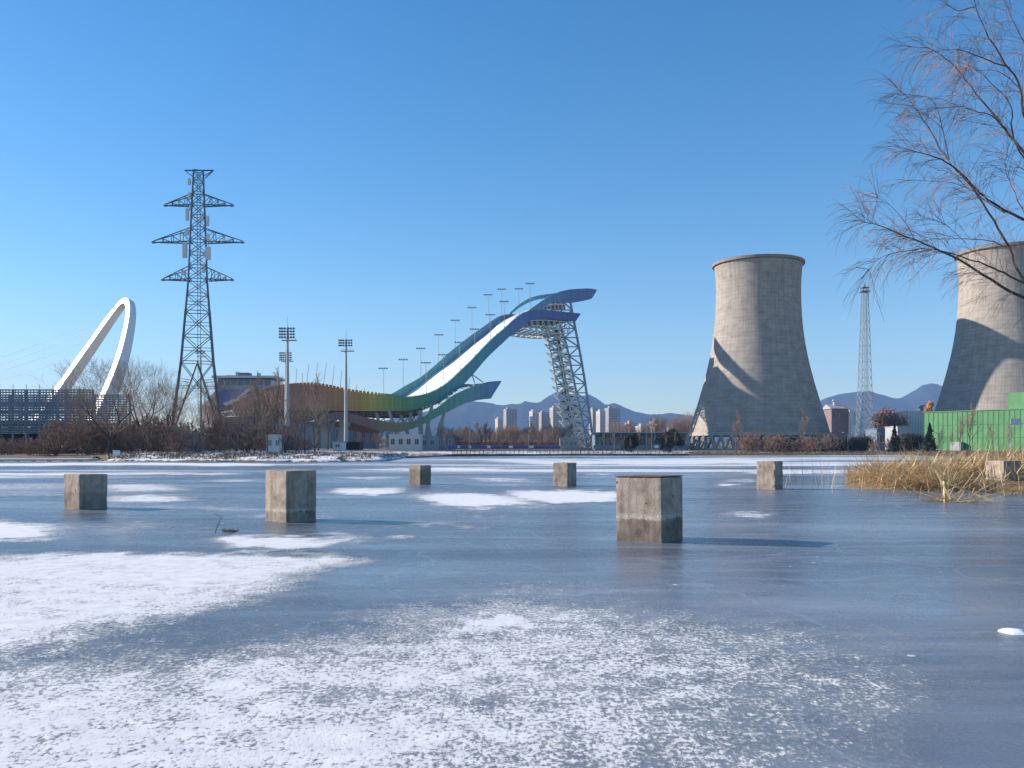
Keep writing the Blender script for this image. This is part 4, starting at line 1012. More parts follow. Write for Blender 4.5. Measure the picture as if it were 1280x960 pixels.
def vip():
    Y=395; g=.95; s=Y/F; X=lambda p:XP(p,Y); Z=lambda p:CH+(HOR-p)*s-g; Xc=X(306)
    root=empty('grandstand',(Xc,Y,g),'grandstand with an overhanging flat roof and glazed gallery behind the pylon','grandstand')
    def bx(a,b_,t,bt,y0,y1,name,mt,mm=None):
        m=mm or LMB(); m.box(((X(a)+X(b_))/2-Xc,(y0+y1)/2,(Z(t)+Z(bt))/2),(X(b_)-X(a),y1-y0,Z(t)-Z(bt))); return m.build(name,mt,root)
    bx(268,345.5,470.3,473,-4,18,'roof',M['white_wall']); bx(272,339,474,482,0,15,'gallery_window',M['glass']); bx(270,341,482,487,-2,16,'gallery_floor',M['grey_wall'])
    bx(296.5,307.5,464.8,470.2,4,9,'plant_box',M['steel_dark']); bx(291,294.2,464,470.2,4,7,'vent',M['steel_grey']); bx(318,320.6,465.5,470.2,4,7,'vent',M['steel_grey']); bx(280,290,468,470.2,3,8,'plant_box',M['white_wall'])
    for i in range(9):
        bx(272+i*8.2,272.6+i*8.2,474,482,-.3,0,'mullion',M['white_wall'])
    # curved bowl of seats
    m=LMB(); vs=[]; n=14
    for i in range(n+1):
        t=i/n; a=X(272+t*66)-Xc; top=Z(487+1*math.sin(t*3)); 
        vs+= [(a,-2,top),(a-2,-14-10*math.sin(t*math.pi),Z(509)),(a-2,-14-10*math.sin(t*math.pi),0),(a,2,0)]
    m.add(vs,[(4*i+j,4*i+(j+1)%4,4*i+4+(j+1)%4,4*i+4+j) for i in range(n) for j in range(4)]+[(0,3,2,1),(4*n,4*n+1,4*n+2,4*n+3)]); m.build('seating_bowl',M['seatbowl'],root)
    m=LMB(); a=[(298,494),(318,492),(331,492),(328,497),(312,508),(300,512)]
    vs=[(X(p)-Xc,-27,Z(q)) for p,q in a]+[(X(p)-Xc,-26,Z(q)) for p,q in a]; k=len(a)
    m.add(vs,[tuple(range(k))[::-1],tuple(range(k,2*k))]+[(i,(i+1)%k,k+(i+1)%k,k+i) for i in range(k)]); m.build('seat_block',M['blue_seat'],root)
    m=LMB(); a=[(304,508),(320,502),(333,491.5),(334.5,493),(322,505),(308,511)]; vs=[(X(p)-Xc,-28.2,Z(q)) for p,q in a]+[(X(p)-Xc,-27.2,Z(q)) for p,q in a]; k=len(a)
    m.add(vs,[tuple(range(k))[::-1],tuple(range(k,2*k))]+[(i,(i+1)%k,k+(i+1)%k,k+i) for i in range(k)]); m.build('snow_cover',M['snow'],root)
M['seatbowl']=simple('seating_screen',(.15,.12,.12),.8,0,.25,.4)
vip()

def green_hall():
    A=Vector((XP(1155,264),264,0)); B=Vector((XP(1296,238),238,0)); g=.75; H=CH+(HOR-515.5)*264/F-g
    d=(B-A); Lw=d.length; ang=math.atan2(d.y,d.x); root=empty('green_hall',(A.x,A.y,g),'long bright green sheet-clad hall in front of the right cooling tower','hall',rz=ang)
    m=LMB(); m.box((Lw/2,4,H/2-.3),(Lw,8,H+.5)); m.build('wall',M['green'],root)
    m=LMB(); m.box((Lw/2,4,H+.02),(Lw+.4,8.4,.25)); m.build('roof',M['green'],root)
    a=Lw*.745; m=LMB(); m.box(((a+Lw)/2,4.2,H+2.4),(Lw-a,6,4.6)); m.build('upper_storey',M['green'],root)
    n=22; m=LMB()
    for i in range(n+1): m.box((i*Lw/n,-.04,H/2),(.09,.10,H))
    for z in (H*.33,H*.66): m.box((Lw/2,-.05,z),(Lw,.08,.1))
    m.build('panel_ribs',M['green_dark'],root)
    m=LMB(); m.box((Lw*.33,-.9,1.3),(3.0,1.6,2.6)); m.build('control_cabinet',M['grey_wall'],root)
M['green_dark']=simple('green_frame',(.04,.19,.06),.6,0,.2,.5)
green_hall()
hut(1134.5,1156,514,530,300,'white_louvred_building','white louvred plant building peeping over the green hall corner','building',M['white_wall'],wins=0,D=9,stripes=True)
hut(1096,1122,536,560,250,'grey_plant_house','low blue-grey plant house behind the conical conifer','building',M['blue_grey'],D=8,wins=2)
hut(1122,1140,533,560,240,'pale_plant_house','pale grey wall-sided plant house behind the bushy evergreen','building',M['grey_wall'],D=8,wins=1)
def factory():
    Y=520; root=empty('factory_building',(XP(1046,Y),Y,.9),'old reddish brick works building with sloping gangway between cooling tower and radio mast','factory')
    s=Y/F; Z=lambda p:(HOR-p)*s
    m=LMB(); m.box((0,0,Z(509)/2),(24*s*1.0,14,Z(509))); m.build('wall',M['brick_red'],root)
    m=LMB(); w=27*s; m.add([(-w/2,-8,Z(510)),(w/2,-8,Z(510)),(w/2,8,Z(510)),(-w/2,8,Z(510)),(-w/2,0,Z(504)),(w/2,0,Z(506))],[(0,1,5,4),(2,3,4,5),(0,4,3),(1,2,5),(3,2,1,0)]); m.build('roof',M['grey_wall'],root)
    for i in range(5):
        m=LMB(); m.box((-9*s+i*4.5*s,-7.05,Z(518)),(2*s,.15,4*s)); m.build('window',M['glass_dark'],root)
    m=LMB(); m.bar((-12*s,-9,Z(500)),(16*s,-9,Z(514)),2.6*s*.6,1.2); m.bar((8*s,-9,0),(9*s,-9,Z(510)),.8); m.bar((14*s,-9,0),(13*s,-9,Z(512)),.8); m.build('gangway',M['white_wall'],root)
    m=LMB(); m.tube([(14*s,-8,Z(512)),(16*s,-8,Z(516)),(16.5*s,-8,Z(530))],.7,8); m.build('pipe',M['steel_pale'],root)
    m=LMB(); m.tube([(-3*s,0,Z(506)),(-3*s,0,Z(498))],.8,8); m.build('chimney',M['steel_pale'],root)
factory()

# red wall and blue hoardings in front of the bare trees
def hoarding(px0,px1,top,bot,Y,name,label,cat,mt,n,white=()):
    X0,X1=XP(px0,Y),XP(px1,Y); zt=CH+(HOR-top)*Y/F; zb=max(.6,CH+(HOR-bot)*Y/F); root=empty(name,(X0,Y,0),label,cat)
    m=MB(); m.box(((X0+X1)/2,Y,(zt+zb)/2),(X1-X0,.12,zt-zb)); m.build('panels',mt,root)
    for i in range(n+1):
        m=MB(); m.box((X0+i*(X1-X0)/n,Y+.12,(zt+.5)/2),(.12,.12,zt-.4)); m.build('post',M['steel_grey'],root)
    for a,b_ in white:
        m=MB(); m.box(((XP(a,Y)+XP(b_,Y))/2,Y-.1,(zt+zb)/2+.1),(XP(b_,Y)-XP(a,Y),.06,(zt-zb)*.75)); m.build('white_board',M['white_paint'],root)
hoarding(555,700,552.2,556.5,330,'red_fence','long low dark red fence behind the row of bare trees','fence',M['red_paint'],24)
hoarding(560,700,557,561,236,'blue_hoarding','low blue hoarding with small white boards behind the snowy shore path','hoarding',M['blue_paint'],20,white=((572,575),(586,589),(609,613),(636,641),(661,667)))
hoarding(742,862,556.5,561,232,'dark_blue_hoarding','low dark blue hoarding in front of the long glazed hall','hoarding',M['blue_grey'],18,white=((786,789),(818,823)))
# shore railing
def railing(px0,px1,dd,label):
    X0=None; root=empty('shore_railing',P((px0+px1)/2,560,shore((px0+px1)/2)+dd)*1.0,label,'railing'); root.location.z=0
    m=MB(); px=px0; prev=None; k=0
    while px<=px1:
        Y=shore(px)+dd; g=gz(px,Y); p=Vector((XP(px,Y),Y,g)); 
        q=MB(); q.box((p.x,p.y,g+.5),(.09,.09,1.1)); q.build('post',M['steel_dark'],root)
        if prev is not None:
            for z in (.35,.7,1.02): m.bar(prev+Vector((0,0,z)),p+Vector((0,0,z)),.05)
        prev=p; px+=5.5; k+=1
    m.build('rail',M['steel_dark'],root)
railing(566,856,5,'thin dark metal railing along the straight snowy far shore')
def seawall():
    m=MB(); px=556
    pts=[]
    while px<=866: Y=shore(px)-.25; pts.append(Vector((XP(px,Y),Y,0))); px+=8
    m.plate([p+Vector((0,0,.42)) for p in pts],[p-Vector((0,0,.2)) for p in pts],.5)
    o=m.build('stone_kerb',M['stone'],None,loc=(pts[0].x,pts[0].y,0)); tag(o,'dark stone edging along the straight far shore of the ice','kerb')
seawall()

# signs, posts
def signpost(px,top,bot,Y,label,w,h,mt='sign_board'):
    g=gz(px,Y); X=XP(px,Y); H=CH+(HOR-top)*Y/F-g; root=empty('sign',(X,Y,g),label,'sign')
    m=LMB(); 
    for x in (-w*.4,w*.4): m.box((x,0,H/2-.2),(.10,.10,H+.2))
    m.build('post',M['steel_dark'],root)
    m=LMB(); m.box((0,-.08,H-h/2),(w,.06,h)); m.build('board',M[mt],root)
signpost(146,563,575,108,'small pale notice board on posts at the ice edge, left of the pylon',.85,.9)
def street_sign():
    Y=232; X=XP(1268,Y); g=.8; root=empty('road_sign',(X,Y,g),'white road sign on a tapered post in front of the green hall','sign'); H=CH+(HOR-523)*Y/F-g
    m=LMB(); m.tube([(-1,0,-.2),(-1,0,H)],[.2,.12],8); m.bar((-1,0,H-.6),(.8,0,H-.6),.12); m.build('post',M['steel_grey'],root)
    m=LMB(); m.box((.3,-.12,H-.9),(2.9,.08,1.7)); m.build('board',M['sign_board'],root)
street_sign()
def lamp_post(px,top,Y,label,arm=1):
    X=XP(px,Y); g=gz(px,Y); H=CH+(HOR-top)*Y/F-g; root=empty('street_lamp',(X,Y,g),label,'street lamp','street lamps on the far shore')
    m=LMB(); m.tube([(0,0,-.2),(0,0,H-.3)],[.11,.06],8); m.bar((0,0,H-.35),(arm*1.0,0,H-.1),.06); m.bar((0,0,H-.35),(-arm*1.0,0,H-.1),.06); m.build('pole',M['steel_dark'],root)
    for s_ in (-1,1):
        m=LMB(); m.box((s_*1.0,0,H-.1),(.6,.25,.1)); m.build('lamp_head',M['white_wall'],root)
for i,(px,top,Y) in enumerate(((587,527,215),(661,525,210),(768,521,206),(815,530,215),(1060,540,205),(1094,541,210),(1174,540,190))):
    lamp_post(px,top,Y,['thin street lamp left of the apartment skyline','thin street lamp between the apartment blocks left of the jump tower','thin street lamp in front of the rightmost tall apartment block','thin street lamp in front of the long glazed hall','short street lamp just right of the first cooling tower','short street lamp beside the conical conifer','short street lamp in front of the green hall left end'][i])
# flame-like orange crown seen over the white building
def crane():
    Y=420; X=XP(1151,Y); g=.9; s=Y/F; root=empty('dockside_crane',(X,Y,g),'small dark crane-like gantry left of the orange tree top','crane'); Z=lambda p:(HOR-p)*s
    m=LMB(); m.bar((0,0,0),(0,0,Z(505)),1.0); m.bar((-3*s,0,Z(508)),(5*s,0,Z(505)),.9); m.bar((0,0,Z(505)),(3*s,0,Z(511)),.7); m.box((0,0,Z(510)),(4*s,2,2.2*s)); m.build('gantry',M['steel_dark'],root)
crane()

# ------------------------------------------------------------------ trees
def rot_about(v,axis,a): return Matrix.Rotation(a,3,axis)@v
def perp(v,rg):
    a=v.orthogonal().normalized(); return rot_about(a,v.normalized(),rg.uniform(0,2*math.pi))
def bare_tree(seed,H=9,trunk_r=.16,spread=.75,nb=12,n2=6,n3=5,lean=0,up=.35,split=.25,tw=.012,multi=1):
    rg=random.Random(seed); T=LMB(); Cn=LMB()
    def limb(mb,p,d,Ln,r0,r1,seg,wand,lift,n):
        pts=[p.copy()]; rs=[r0]; d=d.normalized()
        for i in range(seg):
            d=(d+Vector((rg.uniform(-1,1),rg.uniform(-1,1),rg.uniform(-1,1)))*wand+Vector((0,0,lift))).normalized()
            p=p+d*Ln/seg; pts.append(p.copy()); rs.append(r0+(r1-r0)*(i+1)/seg)
        mb.tube(pts,rs,n,cap=False); return pts,rs
    def along(pts,t):
        k=t*(len(pts)-1); i=min(int(k),len(pts)-2); f=k-i; return pts[i].lerp(pts[i+1],f),(pts[i+1]-pts[i]).normalized()
    for ms in range(multi):
        d0=Vector((rg.uniform(-1,1)*.12*(multi>1)*3+lean,rg.uniform(-1,1)*.3*(multi>1),1))
        tp,tr=limb(T,Vector((rg.uniform(-.3,.3)*(multi>1),rg.uniform(-.3,.3)*(multi>1),-.3)),d0,H*.92,trunk_r,trunk_r*.12,9,.05,.04,7)
        for i in range(nb):
            t=split+(1-split)*((i+rg.random()*.8)/nb)*.97; p,d=along(tp,t); ax=perp(d,rg); ang=spread*(1.15-.55*t)*rg.uniform(.75,1.2)
            bd=rot_about(d,ax,ang); Lb=H*(.50-.34*t)*rg.uniform(.75,1.2)
            bp,br=limb(T,p,bd,Lb,max(tw*1.6,trunk_r*(.55-.40*t)),tw,5,.10,up*.25,5)
            for j in range(n2):
                u=.2+.8*(j+rg.random())/n2; u=min(u,.98); q,e=along(bp,u); s=rot_about(e,perp(e,rg),rg.uniform(.4,.9)); Ls=Lb*(.62-.30*u)*rg.uniform(.6,1.2)
                sp,sr=limb(Cn,q,s,Ls,tw*1.35,tw*.75,3,.14,up*.2,4)
                for k in range(n3):
                    w=.15+.85*rg.random(); q2,e2=along(sp,min(w,.99)); s2=rot_about(e2,perp(e2,rg),rg.uniform(.35,.8)); limb(Cn,q2,s2,Ls*rg.uniform(.3,.65),tw*.8,tw*.45,2,.15,up*.15,3)
    return T,Cn
def forked_tree(seed,H=12,trunk_r=.2,tw=.02,stem=.22,ang=.5,up=.10,levels=7,kids_=(2,3)):
    rg=random.Random(seed); T=LMB(); Cn=LMB(); Lst=[H*stem,H*.24,H*.19,H*.15,H*.12,H*.10,H*.08,H*.065]
    def br(p,d,r,lv):
        L0=Lst[min(lv,7)]*rg.uniform(.75,1.25); n=4 if lv<3 else 3; pts=[p.copy()]; rs=[r]; r1=max(tw*.55,r*.66)
        for i in range(n):
            d=(d+Vector((rg.uniform(-1,1),rg.uniform(-1,1),rg.uniform(-1,1)))*.13+Vector((0,0,up))).normalized(); p=p+d*L0/n; pts.append(p.copy()); rs.append(r+(r1-r)*(i+1)/n)
        (T if lv<3 else Cn).tube(pts,rs,7 if lv==0 else (5 if lv<3 else 3),cap=False)
        if lv>=levels: return
        k=rg.choice(kids_) if lv else 4; a0=rg.uniform(0,6.28)
        for j in range(k):
            ax=Vector((math.cos(a0+j*6.283/k),math.sin(a0+j*6.283/k),0)); ax=(ax-d*ax.dot(d)).normalized() if abs(ax.dot(d))<.98 else d.orthogonal()
            br(p,rot_about(d,ax,ang*rg.uniform(.45,1.25)),r1*(.62+.25*rg.random()),lv+1)
        for j in range(1 if lv<2 else (2 if lv<5 else 1)):
            i=rg.randint(1,n-1); br(pts[i],rot_about(d,perp(d,rg),ang*rg.uniform(.9,1.6)),r1*.5,lv+2 if lv<5 else lv+1)
    br(Vector((0,0,-.3)),Vector((rg.uniform(-.08,.08),rg.uniform(-.08,.08),1)),trunk_r,0)
    zm=max(v[2] for v in T.v+Cn.v); k=H/zm
    for mb in (T,Cn): mb.v=[(x*k,y*k,z*k) for x,y,z in mb.v]
    return T,Cn
def make_tree(name,seed,tm,cm,label,cat,group=None,fork=False,**kw):
    T,Cn=(forked_tree if fork else bare_tree)(seed,**kw); root=empty(name,(0,-500,0),label,cat,group); T.build('trunk',tm,root); Cn.build('crown',cm,root); return root
PROTO={}
def proto(key,name,seed,tm,cm,cat,**kw):
    PROTO[key]=[make_tree(name,seed,M[tm],M[cm],'',cat,None,**kw),False,kw.get('H',9)]
proto('big1','bare_tree',11,'bark_dark','twig_brown','tree',fork=True,H=15,trunk_r=.26,tw=.021,levels=6)
proto('big2','bare_tree',12,'bark_dark','twig_brown','tree',fork=True,H=13,trunk_r=.24,tw=.021,levels=6,ang=.60,stem=.16)
proto('mid1','bare_tree',13,'bark_brown','twig_brown','tree',fork=True,H=8,trunk_r=.12,tw=.014,levels=5,ang=.5)
proto('mid2','bare_tree',14,'bark_brown','twig_brown','tree',H=8,trunk_r=.11,nb=14,n2=6,n3=4,spread=.55,up=.6,tw=.016)
proto('far1','bare_tree',15,'bark_brown','twig_red','tree',H=11,trunk_r=.17,nb=15,n2=7,n3=4,spread=.55,up=.5,tw=.035)
proto('far2','bare_tree',16,'bark_brown','twig_brown','tree',fork=True,H=11,trunk_r=.17,tw=.04,levels=6,ang=.5)
proto('pole','bare_tree',17,'bark_dark','twig_brown','tree',H=7,trunk_r=.09,nb=9,n2=4,n3=2,spread=.5,up=.6,tw=.016,split=.35)
proto('bush1','bare_shrub',18,'bark_brown','twig_brown','shrub',H=4,trunk_r=.05,nb=8,n2=6,n3=5,spread=.8,split=.02,tw=.020,multi=5)
proto('bush2','bare_shrub',19,'bark_brown','twig_red','shrub',H=4,trunk_r=.05,nb=8,n2=6,n3=5,spread=.95,split=.02,tw=.020,multi=5)
def plant(key,px,Y,h,label,group=None,rz=None,wide=1.0):
    pr=PROTO[key]; rz=rnd.uniform(0,6.28) if rz is None else rz; loc=(XP(px,Y),Y,gz(px,Y)); s=h/pr[2]
    if not pr[1]:
        r=pr[0]; KIDS[r.name]=kids(r); r.location=loc; r.rotation_euler=(0,0,rz); r.scale=(s*wide,s*wide,s); pr[1]=True
    else: r=dup(pr[0],loc,rz,(s*wide,s*wide,s))
    r['label']=label
    if group: r['group']=group
    elif 'group' in r: del r['group']
    return r
def hpx(px,top,Y): return CH+(HOR-top)*Y/F-gz(px,Y)
# left big trees in front of the arch
for key,px,top,Y,lab in (('big2',137,446,121,'big spreading bare tree in front of the right foot of the bridge arch'),('big1',178,444,128,'tallest bare tree, between the bridge arch and the power pylon'),('big2',203,470,133,'bare tree just left of the power pylon, lower than its neighbour'),('big1',110,478,138,'bare tree whose twigs cross the mesh-clad building end'),('big2',303,478,140,'bare tree right of the pylon in front of the grandstand left end'),('big1',262,468,150,'bare tree standing behind the legs of the power pylon')):
    plant(key,px,Y,hpx(px,top,Y),lab,wide=1.25 if px<220 else .9)
grp='thin bare trees in the brown belt below the pylon and masts'
for px,top,Y,key in ((326,468,125,'mid2'),(343,462,128,'mid2'),(338,485,130,'mid1'),(353,500,118,'pole'),(318,490,126,'pole'),(334,496,116,'pole'),(371,480,128,'mid1'),(381,500,122,'pole'),(393,495,124,'mid1'),(398,470,138,'mid2'),(288,500,130,'mid1'),(228,500,130,'mid1'),(214,492,136,'mid2'),(244,498,138,'mid1'),(275,492,136,'mid1'),(160,500,124,'mid1'),(190,495,122,'mid1'),(120,500,126,'mid1'),(96,505,122,'mid1'),(365,508,134,'mid1'),(410,505,140,'pole'),(350,520,110,'pole')):
    plant(key,px,Y,hpx(px,top,Y),'thin bare tree in the dense brown belt below the pylon and floodlight masts',grp)
grp='brown leafless shrubs of the left shore'
for i in range(54):
    px=rnd.uniform(60,400); Y=rnd.uniform(119,152); top=rnd.uniform(516,546) if px<330 else rnd.uniform(530,552)
    plant(rnd.choice(('bush1','bush2')),px,Y,max(1.2,hpx(px,top,Y)),'brown leafless shrub in the dense belt along the left shore',grp,wide=1.5)
for i in range(16):
    px=rnd.uniform(-60,62); Y=rnd.uniform(118,136); plant(rnd.choice(('bush1','bush2')),px,Y,hpx(px,rnd.uniform(545,558),Y),'low brown shrub at the foot of the mesh-clad building','low shrubs at the mesh-clad building',wide=1.4)
grp='bare trees in the row beyond the far shore'
for i in range(52):
    px=556+i*2.9+rnd.uniform(-1.5,1.5); Y=rnd.uniform(255,325); plant(rnd.choice(('far1','far2')),px,Y,hpx(px,rnd.uniform(528,542),Y),'slim reddish bare tree in the long row between lake and apartment blocks',grp)
for i in range(16):
    px=440+i*4.2+rnd.uniform(-1.5,1.5); Y=rnd.uniform(330,360); plant(rnd.choice(('far1','far2')),px,Y,hpx(px,rnd.uniform(535,546),Y),'low reddish bare tree behind the ski jump columns','bare trees behind the ski jump columns')
for i in range(22):
    px=568+i*13+rnd.uniform(-4,4); Y=shore(px)+rnd.uniform(7,16); plant('pole',px,Y,hpx(px,rnd.uniform(534,548),Y),'young bare tree with a thin dark trunk on the snowy far shore','young trees on the snowy far shore')
for i in range(20):
    px=776+i*4.8+rnd.uniform(-2,2); Y=rnd.uniform(330,380); plant(rnd.choice(('far1','far2')),px,Y,hpx(px,rnd.uniform(520,538),Y),'bare tree behind the long glazed hall','bare trees behind the long glazed hall')
for px,top,Y,lab in ((868,508,350,'tall bare tree against the sky just left of the first cooling tower'),(822,516,360,'bare tree against the sky above the glazed hall'),(853,516,340,'bare tree against the hills left of the first cooling tower')):
    plant('far2',px,Y,hpx(px,top,Y),lab)
grp='brown shrubs in front of the cooling tower'
for i in range(40):
    px=rnd.uniform(925,1140); Y=rnd.uniform(204,245); plant(rnd.choice(('bush1','bush2')),px,Y,hpx(px,rnd.uniform(540,554),Y),'brown leafless shrub in the strip before the cooling towers',grp,wide=1.3)
plant('mid1',946,212,hpx(946,533,212),'bare tree with a round top in front of the middle of the first cooling tower')
plant('mid2',1003,210,hpx(1003,512,210),'thin upright bare tree in front of the right half of the first cooling tower')
plant('mid2',920,212,hpx(920,514,212),'thin upright bare tree in front of the lit foot of the first cooling tower')
grp='bare trees before the green hall'
for px,top in ((1176,535),(1200,522),(1212,505),(1240,530),(1262,528),(1190,540)):
    plant('mid2',px,200,hpx(px,top,200),'thin bare tree in front of the bright green hall',grp)
# rust coloured dense crowned tree
def leafy(name,seed,H,W,crown,trunk,label,cat,n=1500,shape='round',size=.16,group=None,low=.12):
    rg=random.Random(seed); root=empty(name,(0,-500,0),label,cat,group); T=LMB(); T.tube([(0,0,-.3),(rg.uniform(-.1,.1),0,H*.45),(0,0,H*.9)],[.05*W,.035*W,.01],7)
    for k in range(9):
        a=rg.uniform(0,6.28); z=H*rg.uniform(low,.7); T.tube([(0,0,z),(math.cos(a)*W*.3,math.sin(a)*W*.3,z+H*.12)],[.012*W,.004*W],4,cap=False)
    T.build('trunk',trunk,root)
    Cn=LMB(); cl=[]
    for k in range(26 if shape!='cone' else 130):
        z=rg.random(); a=rg.uniform(0,6.28)
        if shape=='cone': z=z*z*.4+z*.6; rr=(1-z)*W/2*rg.uniform(.3,1.0); zz=H*(low+(1-low)*z); cr=W*.14*(1.15-z)
        elif shape=='dome': zz=H*(low+(1-low)*z*.92); rr=W/2*math.sqrt(max(0,1-z*z))*rg.uniform(.2,.9); cr=W*.15
        else: zz=H*(low+(1-low)*(.08+.84*z)); rr=W/2*math.sqrt(max(.05,1-(2*z-1)**2))*rg.uniform(.2,.85); cr=W*.17
        cl.append((rr*math.cos(a),rr*math.sin(a),zz,cr))
    for i in range(n):
        c=rg.choice(cl); v=Vector((rg.gauss(0,1),rg.gauss(0,1),rg.gauss(0,1)*.8)); v=v.normalized()*c[3]*rg.uniform(.4,1.15); p=Vector(c[:3])+v
        if p.z<H*low*.5: continue
        a=Vector((rg.uniform(-1,1),rg.uniform(-1,1),rg.uniform(-1,1))).normalized(); b_=a.orthogonal().normalized(); s=size*rg.uniform(.5,1.3)
        Cn.add([p-a*s,p+b_*s*.45,p+a*s,p-b_*s*.45],[(0,1,2,3)])
    Cn.build('crown',crown,root); return root
def leafplace(o,px,Y,label,sc=1.0,group=None,first=True):
    loc=(XP(px,Y),Y,gz(px,Y)); r=o
    if not first: r=dup(o,loc,rnd.uniform(0,6),sc); 
    else: KIDS[o.name]=kids(o); r.location=loc; r.scale=(sc,sc,sc)
    r['label']=label
    if group: r['group']=group
    return r
M['rust_leaf']=simple('rust_leaf',(.24,.14,.095),.85,0,.35,2,.2)
o=leafy('round_tree',31,10,13,M['rust_leaf'],M['bark_brown'],'','tree',n=9000,shape='dome',size=.33,low=.0); leafplace(o,1108,290,'large rust-brown dome-crowned tree right of the radio mast',sc=1.28)
for i,(px,top,Y,w) in enumerate(((1118.5,531,205,3.4),(1162,529,200,3.3))):
    H=hpx(px,top,Y); o=leafy('conifer',40+i,H,w,M['conifer'],M['bark_dark'],'','conifer',n=7000,shape='cone',size=.20,low=.02); leafplace(o,px,Y,['dark conical conifer standing in front of the blue-grey plant house','dark conical conifer at the left end of the green hall'][i])
o=leafy('evergreen_bush',50,4.4,5.4,M['evergreen'],M['bark_brown'],'','bush',n=4200,shape='round',size=.20,low=.05); leafplace(o,1141,205,'bushy olive evergreen between the two conical conifers',sc=1.0)
o2=leafy('evergreen_bush',51,4,5.5,M['dark_leaf'] if 'dark_leaf' in M else M['conifer'],M['bark_brown'],'','bush',n=4200,shape='round',size=.20,low=.04)
leafplace(o2,789,205,'round dark evergreen bush in front of the middle of the glazed hall',sc=.95)
leafplace(o2,838,203,'larger dark evergreen bush near the left foot of the first cooling tower',sc=1.15,first=False)
grp='dark evergreen bushes in front of the cooling tower base'
for i in range(24):
    px=958+i*5.4+rnd.uniform(-2,2)
    if px>1092: break
    leafplace(o,px,rnd.uniform(215,236),'olive-brown evergreen bush in the hedge-like strip before the first cooling tower',sc=rnd.uniform(.6,.95),group=grp,first=False)
grp='dark evergreens beneath the ski jump tower side'
o=leafy('autumn_tree',60,26,9,M['flame_orange'],M['bark_brown'],'','tree',n=2600,shape='dome',size=.5,low=.45); leafplace(o,1162,380,'small orange-leaved tree top peeping above the white building',sc=.80)

# far wood behind everything: reads as one mass
def far_wood():
    rg=random.Random(5); m=LMB()
    for i in range(5200):
        px=rg.uniform(-900,2300); Y=rg.uniform(620,1150); X=XP(px,Y); h=rg.uniform(5,11)*(1.0 if not 560<px<870 else 1.0)
        w=rg.uniform(1.5,4)
        for k in range(9):
            z=h*rg.uniform(.15,1); a=Vector((rg.uniform(-1,1),rg.uniform(-.5,.5),rg.uniform(.2,1))).normalized(); b_=a.orthogonal(); p=Vector((X+rg.uniform(-w,w)*(1.2-z/h*.7),Y+rg.uniform(-w,w),.9+z)); s=rg.uniform(.5,1.5)
            m.add([p-a*s,p+b_*s*.35,p+a*s,p-b_*s*.35],[(0,1,2,3)])
        m.bar((X,Y,.5),(X,Y,.9+h*.8),.25)
    o=m.build('far_wood',M['twig_brown'],None); tag(o,'low brown band of far-off bare woodland below the hills','woodland',kind='stuff')
far_wood()

# ------------------------------------------------------------------ dry grass on the banks (uncountable)
def blades(name,label,n,gen,mt,kind='stuff'):
    m=LMB(); rg=random.Random(hash(name)%1000 if False else len(name)*7+n)
    for i in range(n):
        r=gen(rg)
        if r is None: continue
        p,d,Ln,w,bend=r; side=Vector((-d.y,d.x,0)); side=side.normalized() if side.length>.01 else Vector((1,0,0))
        if rg.random()<.5: side=Vector((1,0,0))
        q1=p+d*Ln*.5+Vector((0,0,-bend*.15*Ln)); q2=p+d*Ln+Vector((0,0,-bend*Ln*.6))
        m.add([p-side*w,p+side*w,q1+side*w*.8,q1-side*w*.8,q2],[(0,1,2,3),(3,2,4)])
    o=m.build(name,mt,None); tag(o,label,'dry grass',kind=kind); return o
def g_bank(rg):
    px=rg.uniform(135,510); Y=shore(px)+rg.uniform(1.0,14)
    if fbm(XP(px,Y),Y,3.5)<-.25: return None
    return Vector((XP(px,Y),Y,gz(px,Y)-.05)),Vector((rg.uniform(-.6,.6),rg.uniform(-.6,.6),1)).normalized(),rg.uniform(.12,.5),.028,.2
blades('bank_stubble','sparse brown stubble poking through the snow on the left bank',9500,g_bank,M['bark_brown'])
def g_bank2(rg):
    px=rg.uniform(862,1420); Y=shore(px)+rg.uniform(.3,10); return Vector((XP(px,Y),Y,gz(px,Y)-.05)),Vector((rg.uniform(-.5,.5),rg.uniform(-.5,.5),1)).normalized(),rg.uniform(.3,.9)*(1.0 if px<1150 else 1.3),.03,.4
blades('shore_grass','strip of dry brown grass along the right far shore',7000,g_bank2,M['dry_grass'])

# bank of the reed clump (earth under the straw)
def islet():
    vs=[]; n=60; mm=24
    m=LMB(); m.smooth=True
    for j in range(mm+1):
        for i in range(n+1):
            X=13.5+i*(40-13.5)/n; t=j/mm; Yc=36+ (X-14)*.10; hw=lerp_tab([(13.5,.6),(15,3.0),(18,6),(24,8.5),(40,12)],X); Y=Yc+(2*t-1)*hw
            e=math.sqrt(max(0,1-(2*t-1)**2)); h=lerp_tab([(13.5,0),(15,.22),(17.5,.45),(20,.62),(24,.8),(40,1.2)],X)
            vs.append((X,Y,-.1+e*(h+.1)+.05*fbm(X,Y,1.2)*e))
    m.add(vs,[(j*(n+1)+i,j*(n+1)+i+1,(j+1)*(n+1)+i+1,(j+1)*(n+1)+i) for j in range(mm) for i in range(n)])
    o=m.build('reed_bank',M['straw_dark'],None); tag(o,kind='structure')
islet()
def bank_h(X,Y):
    if X<13.5: return 0
    Yc=36+(X-14)*.10; hw=lerp_tab([(13.5,.6),(15,3.0),(18,6),(24,8.5),(40,12)],X); t=(Y-Yc)/hw
    if abs(t)>=1: return -1
    return -.1+math.sqrt(1-t*t)*(lerp_tab([(13.5,0),(15,.22),(17.5,.45),(20,.62),(24,.8),(40,1.2)],X)+.1)
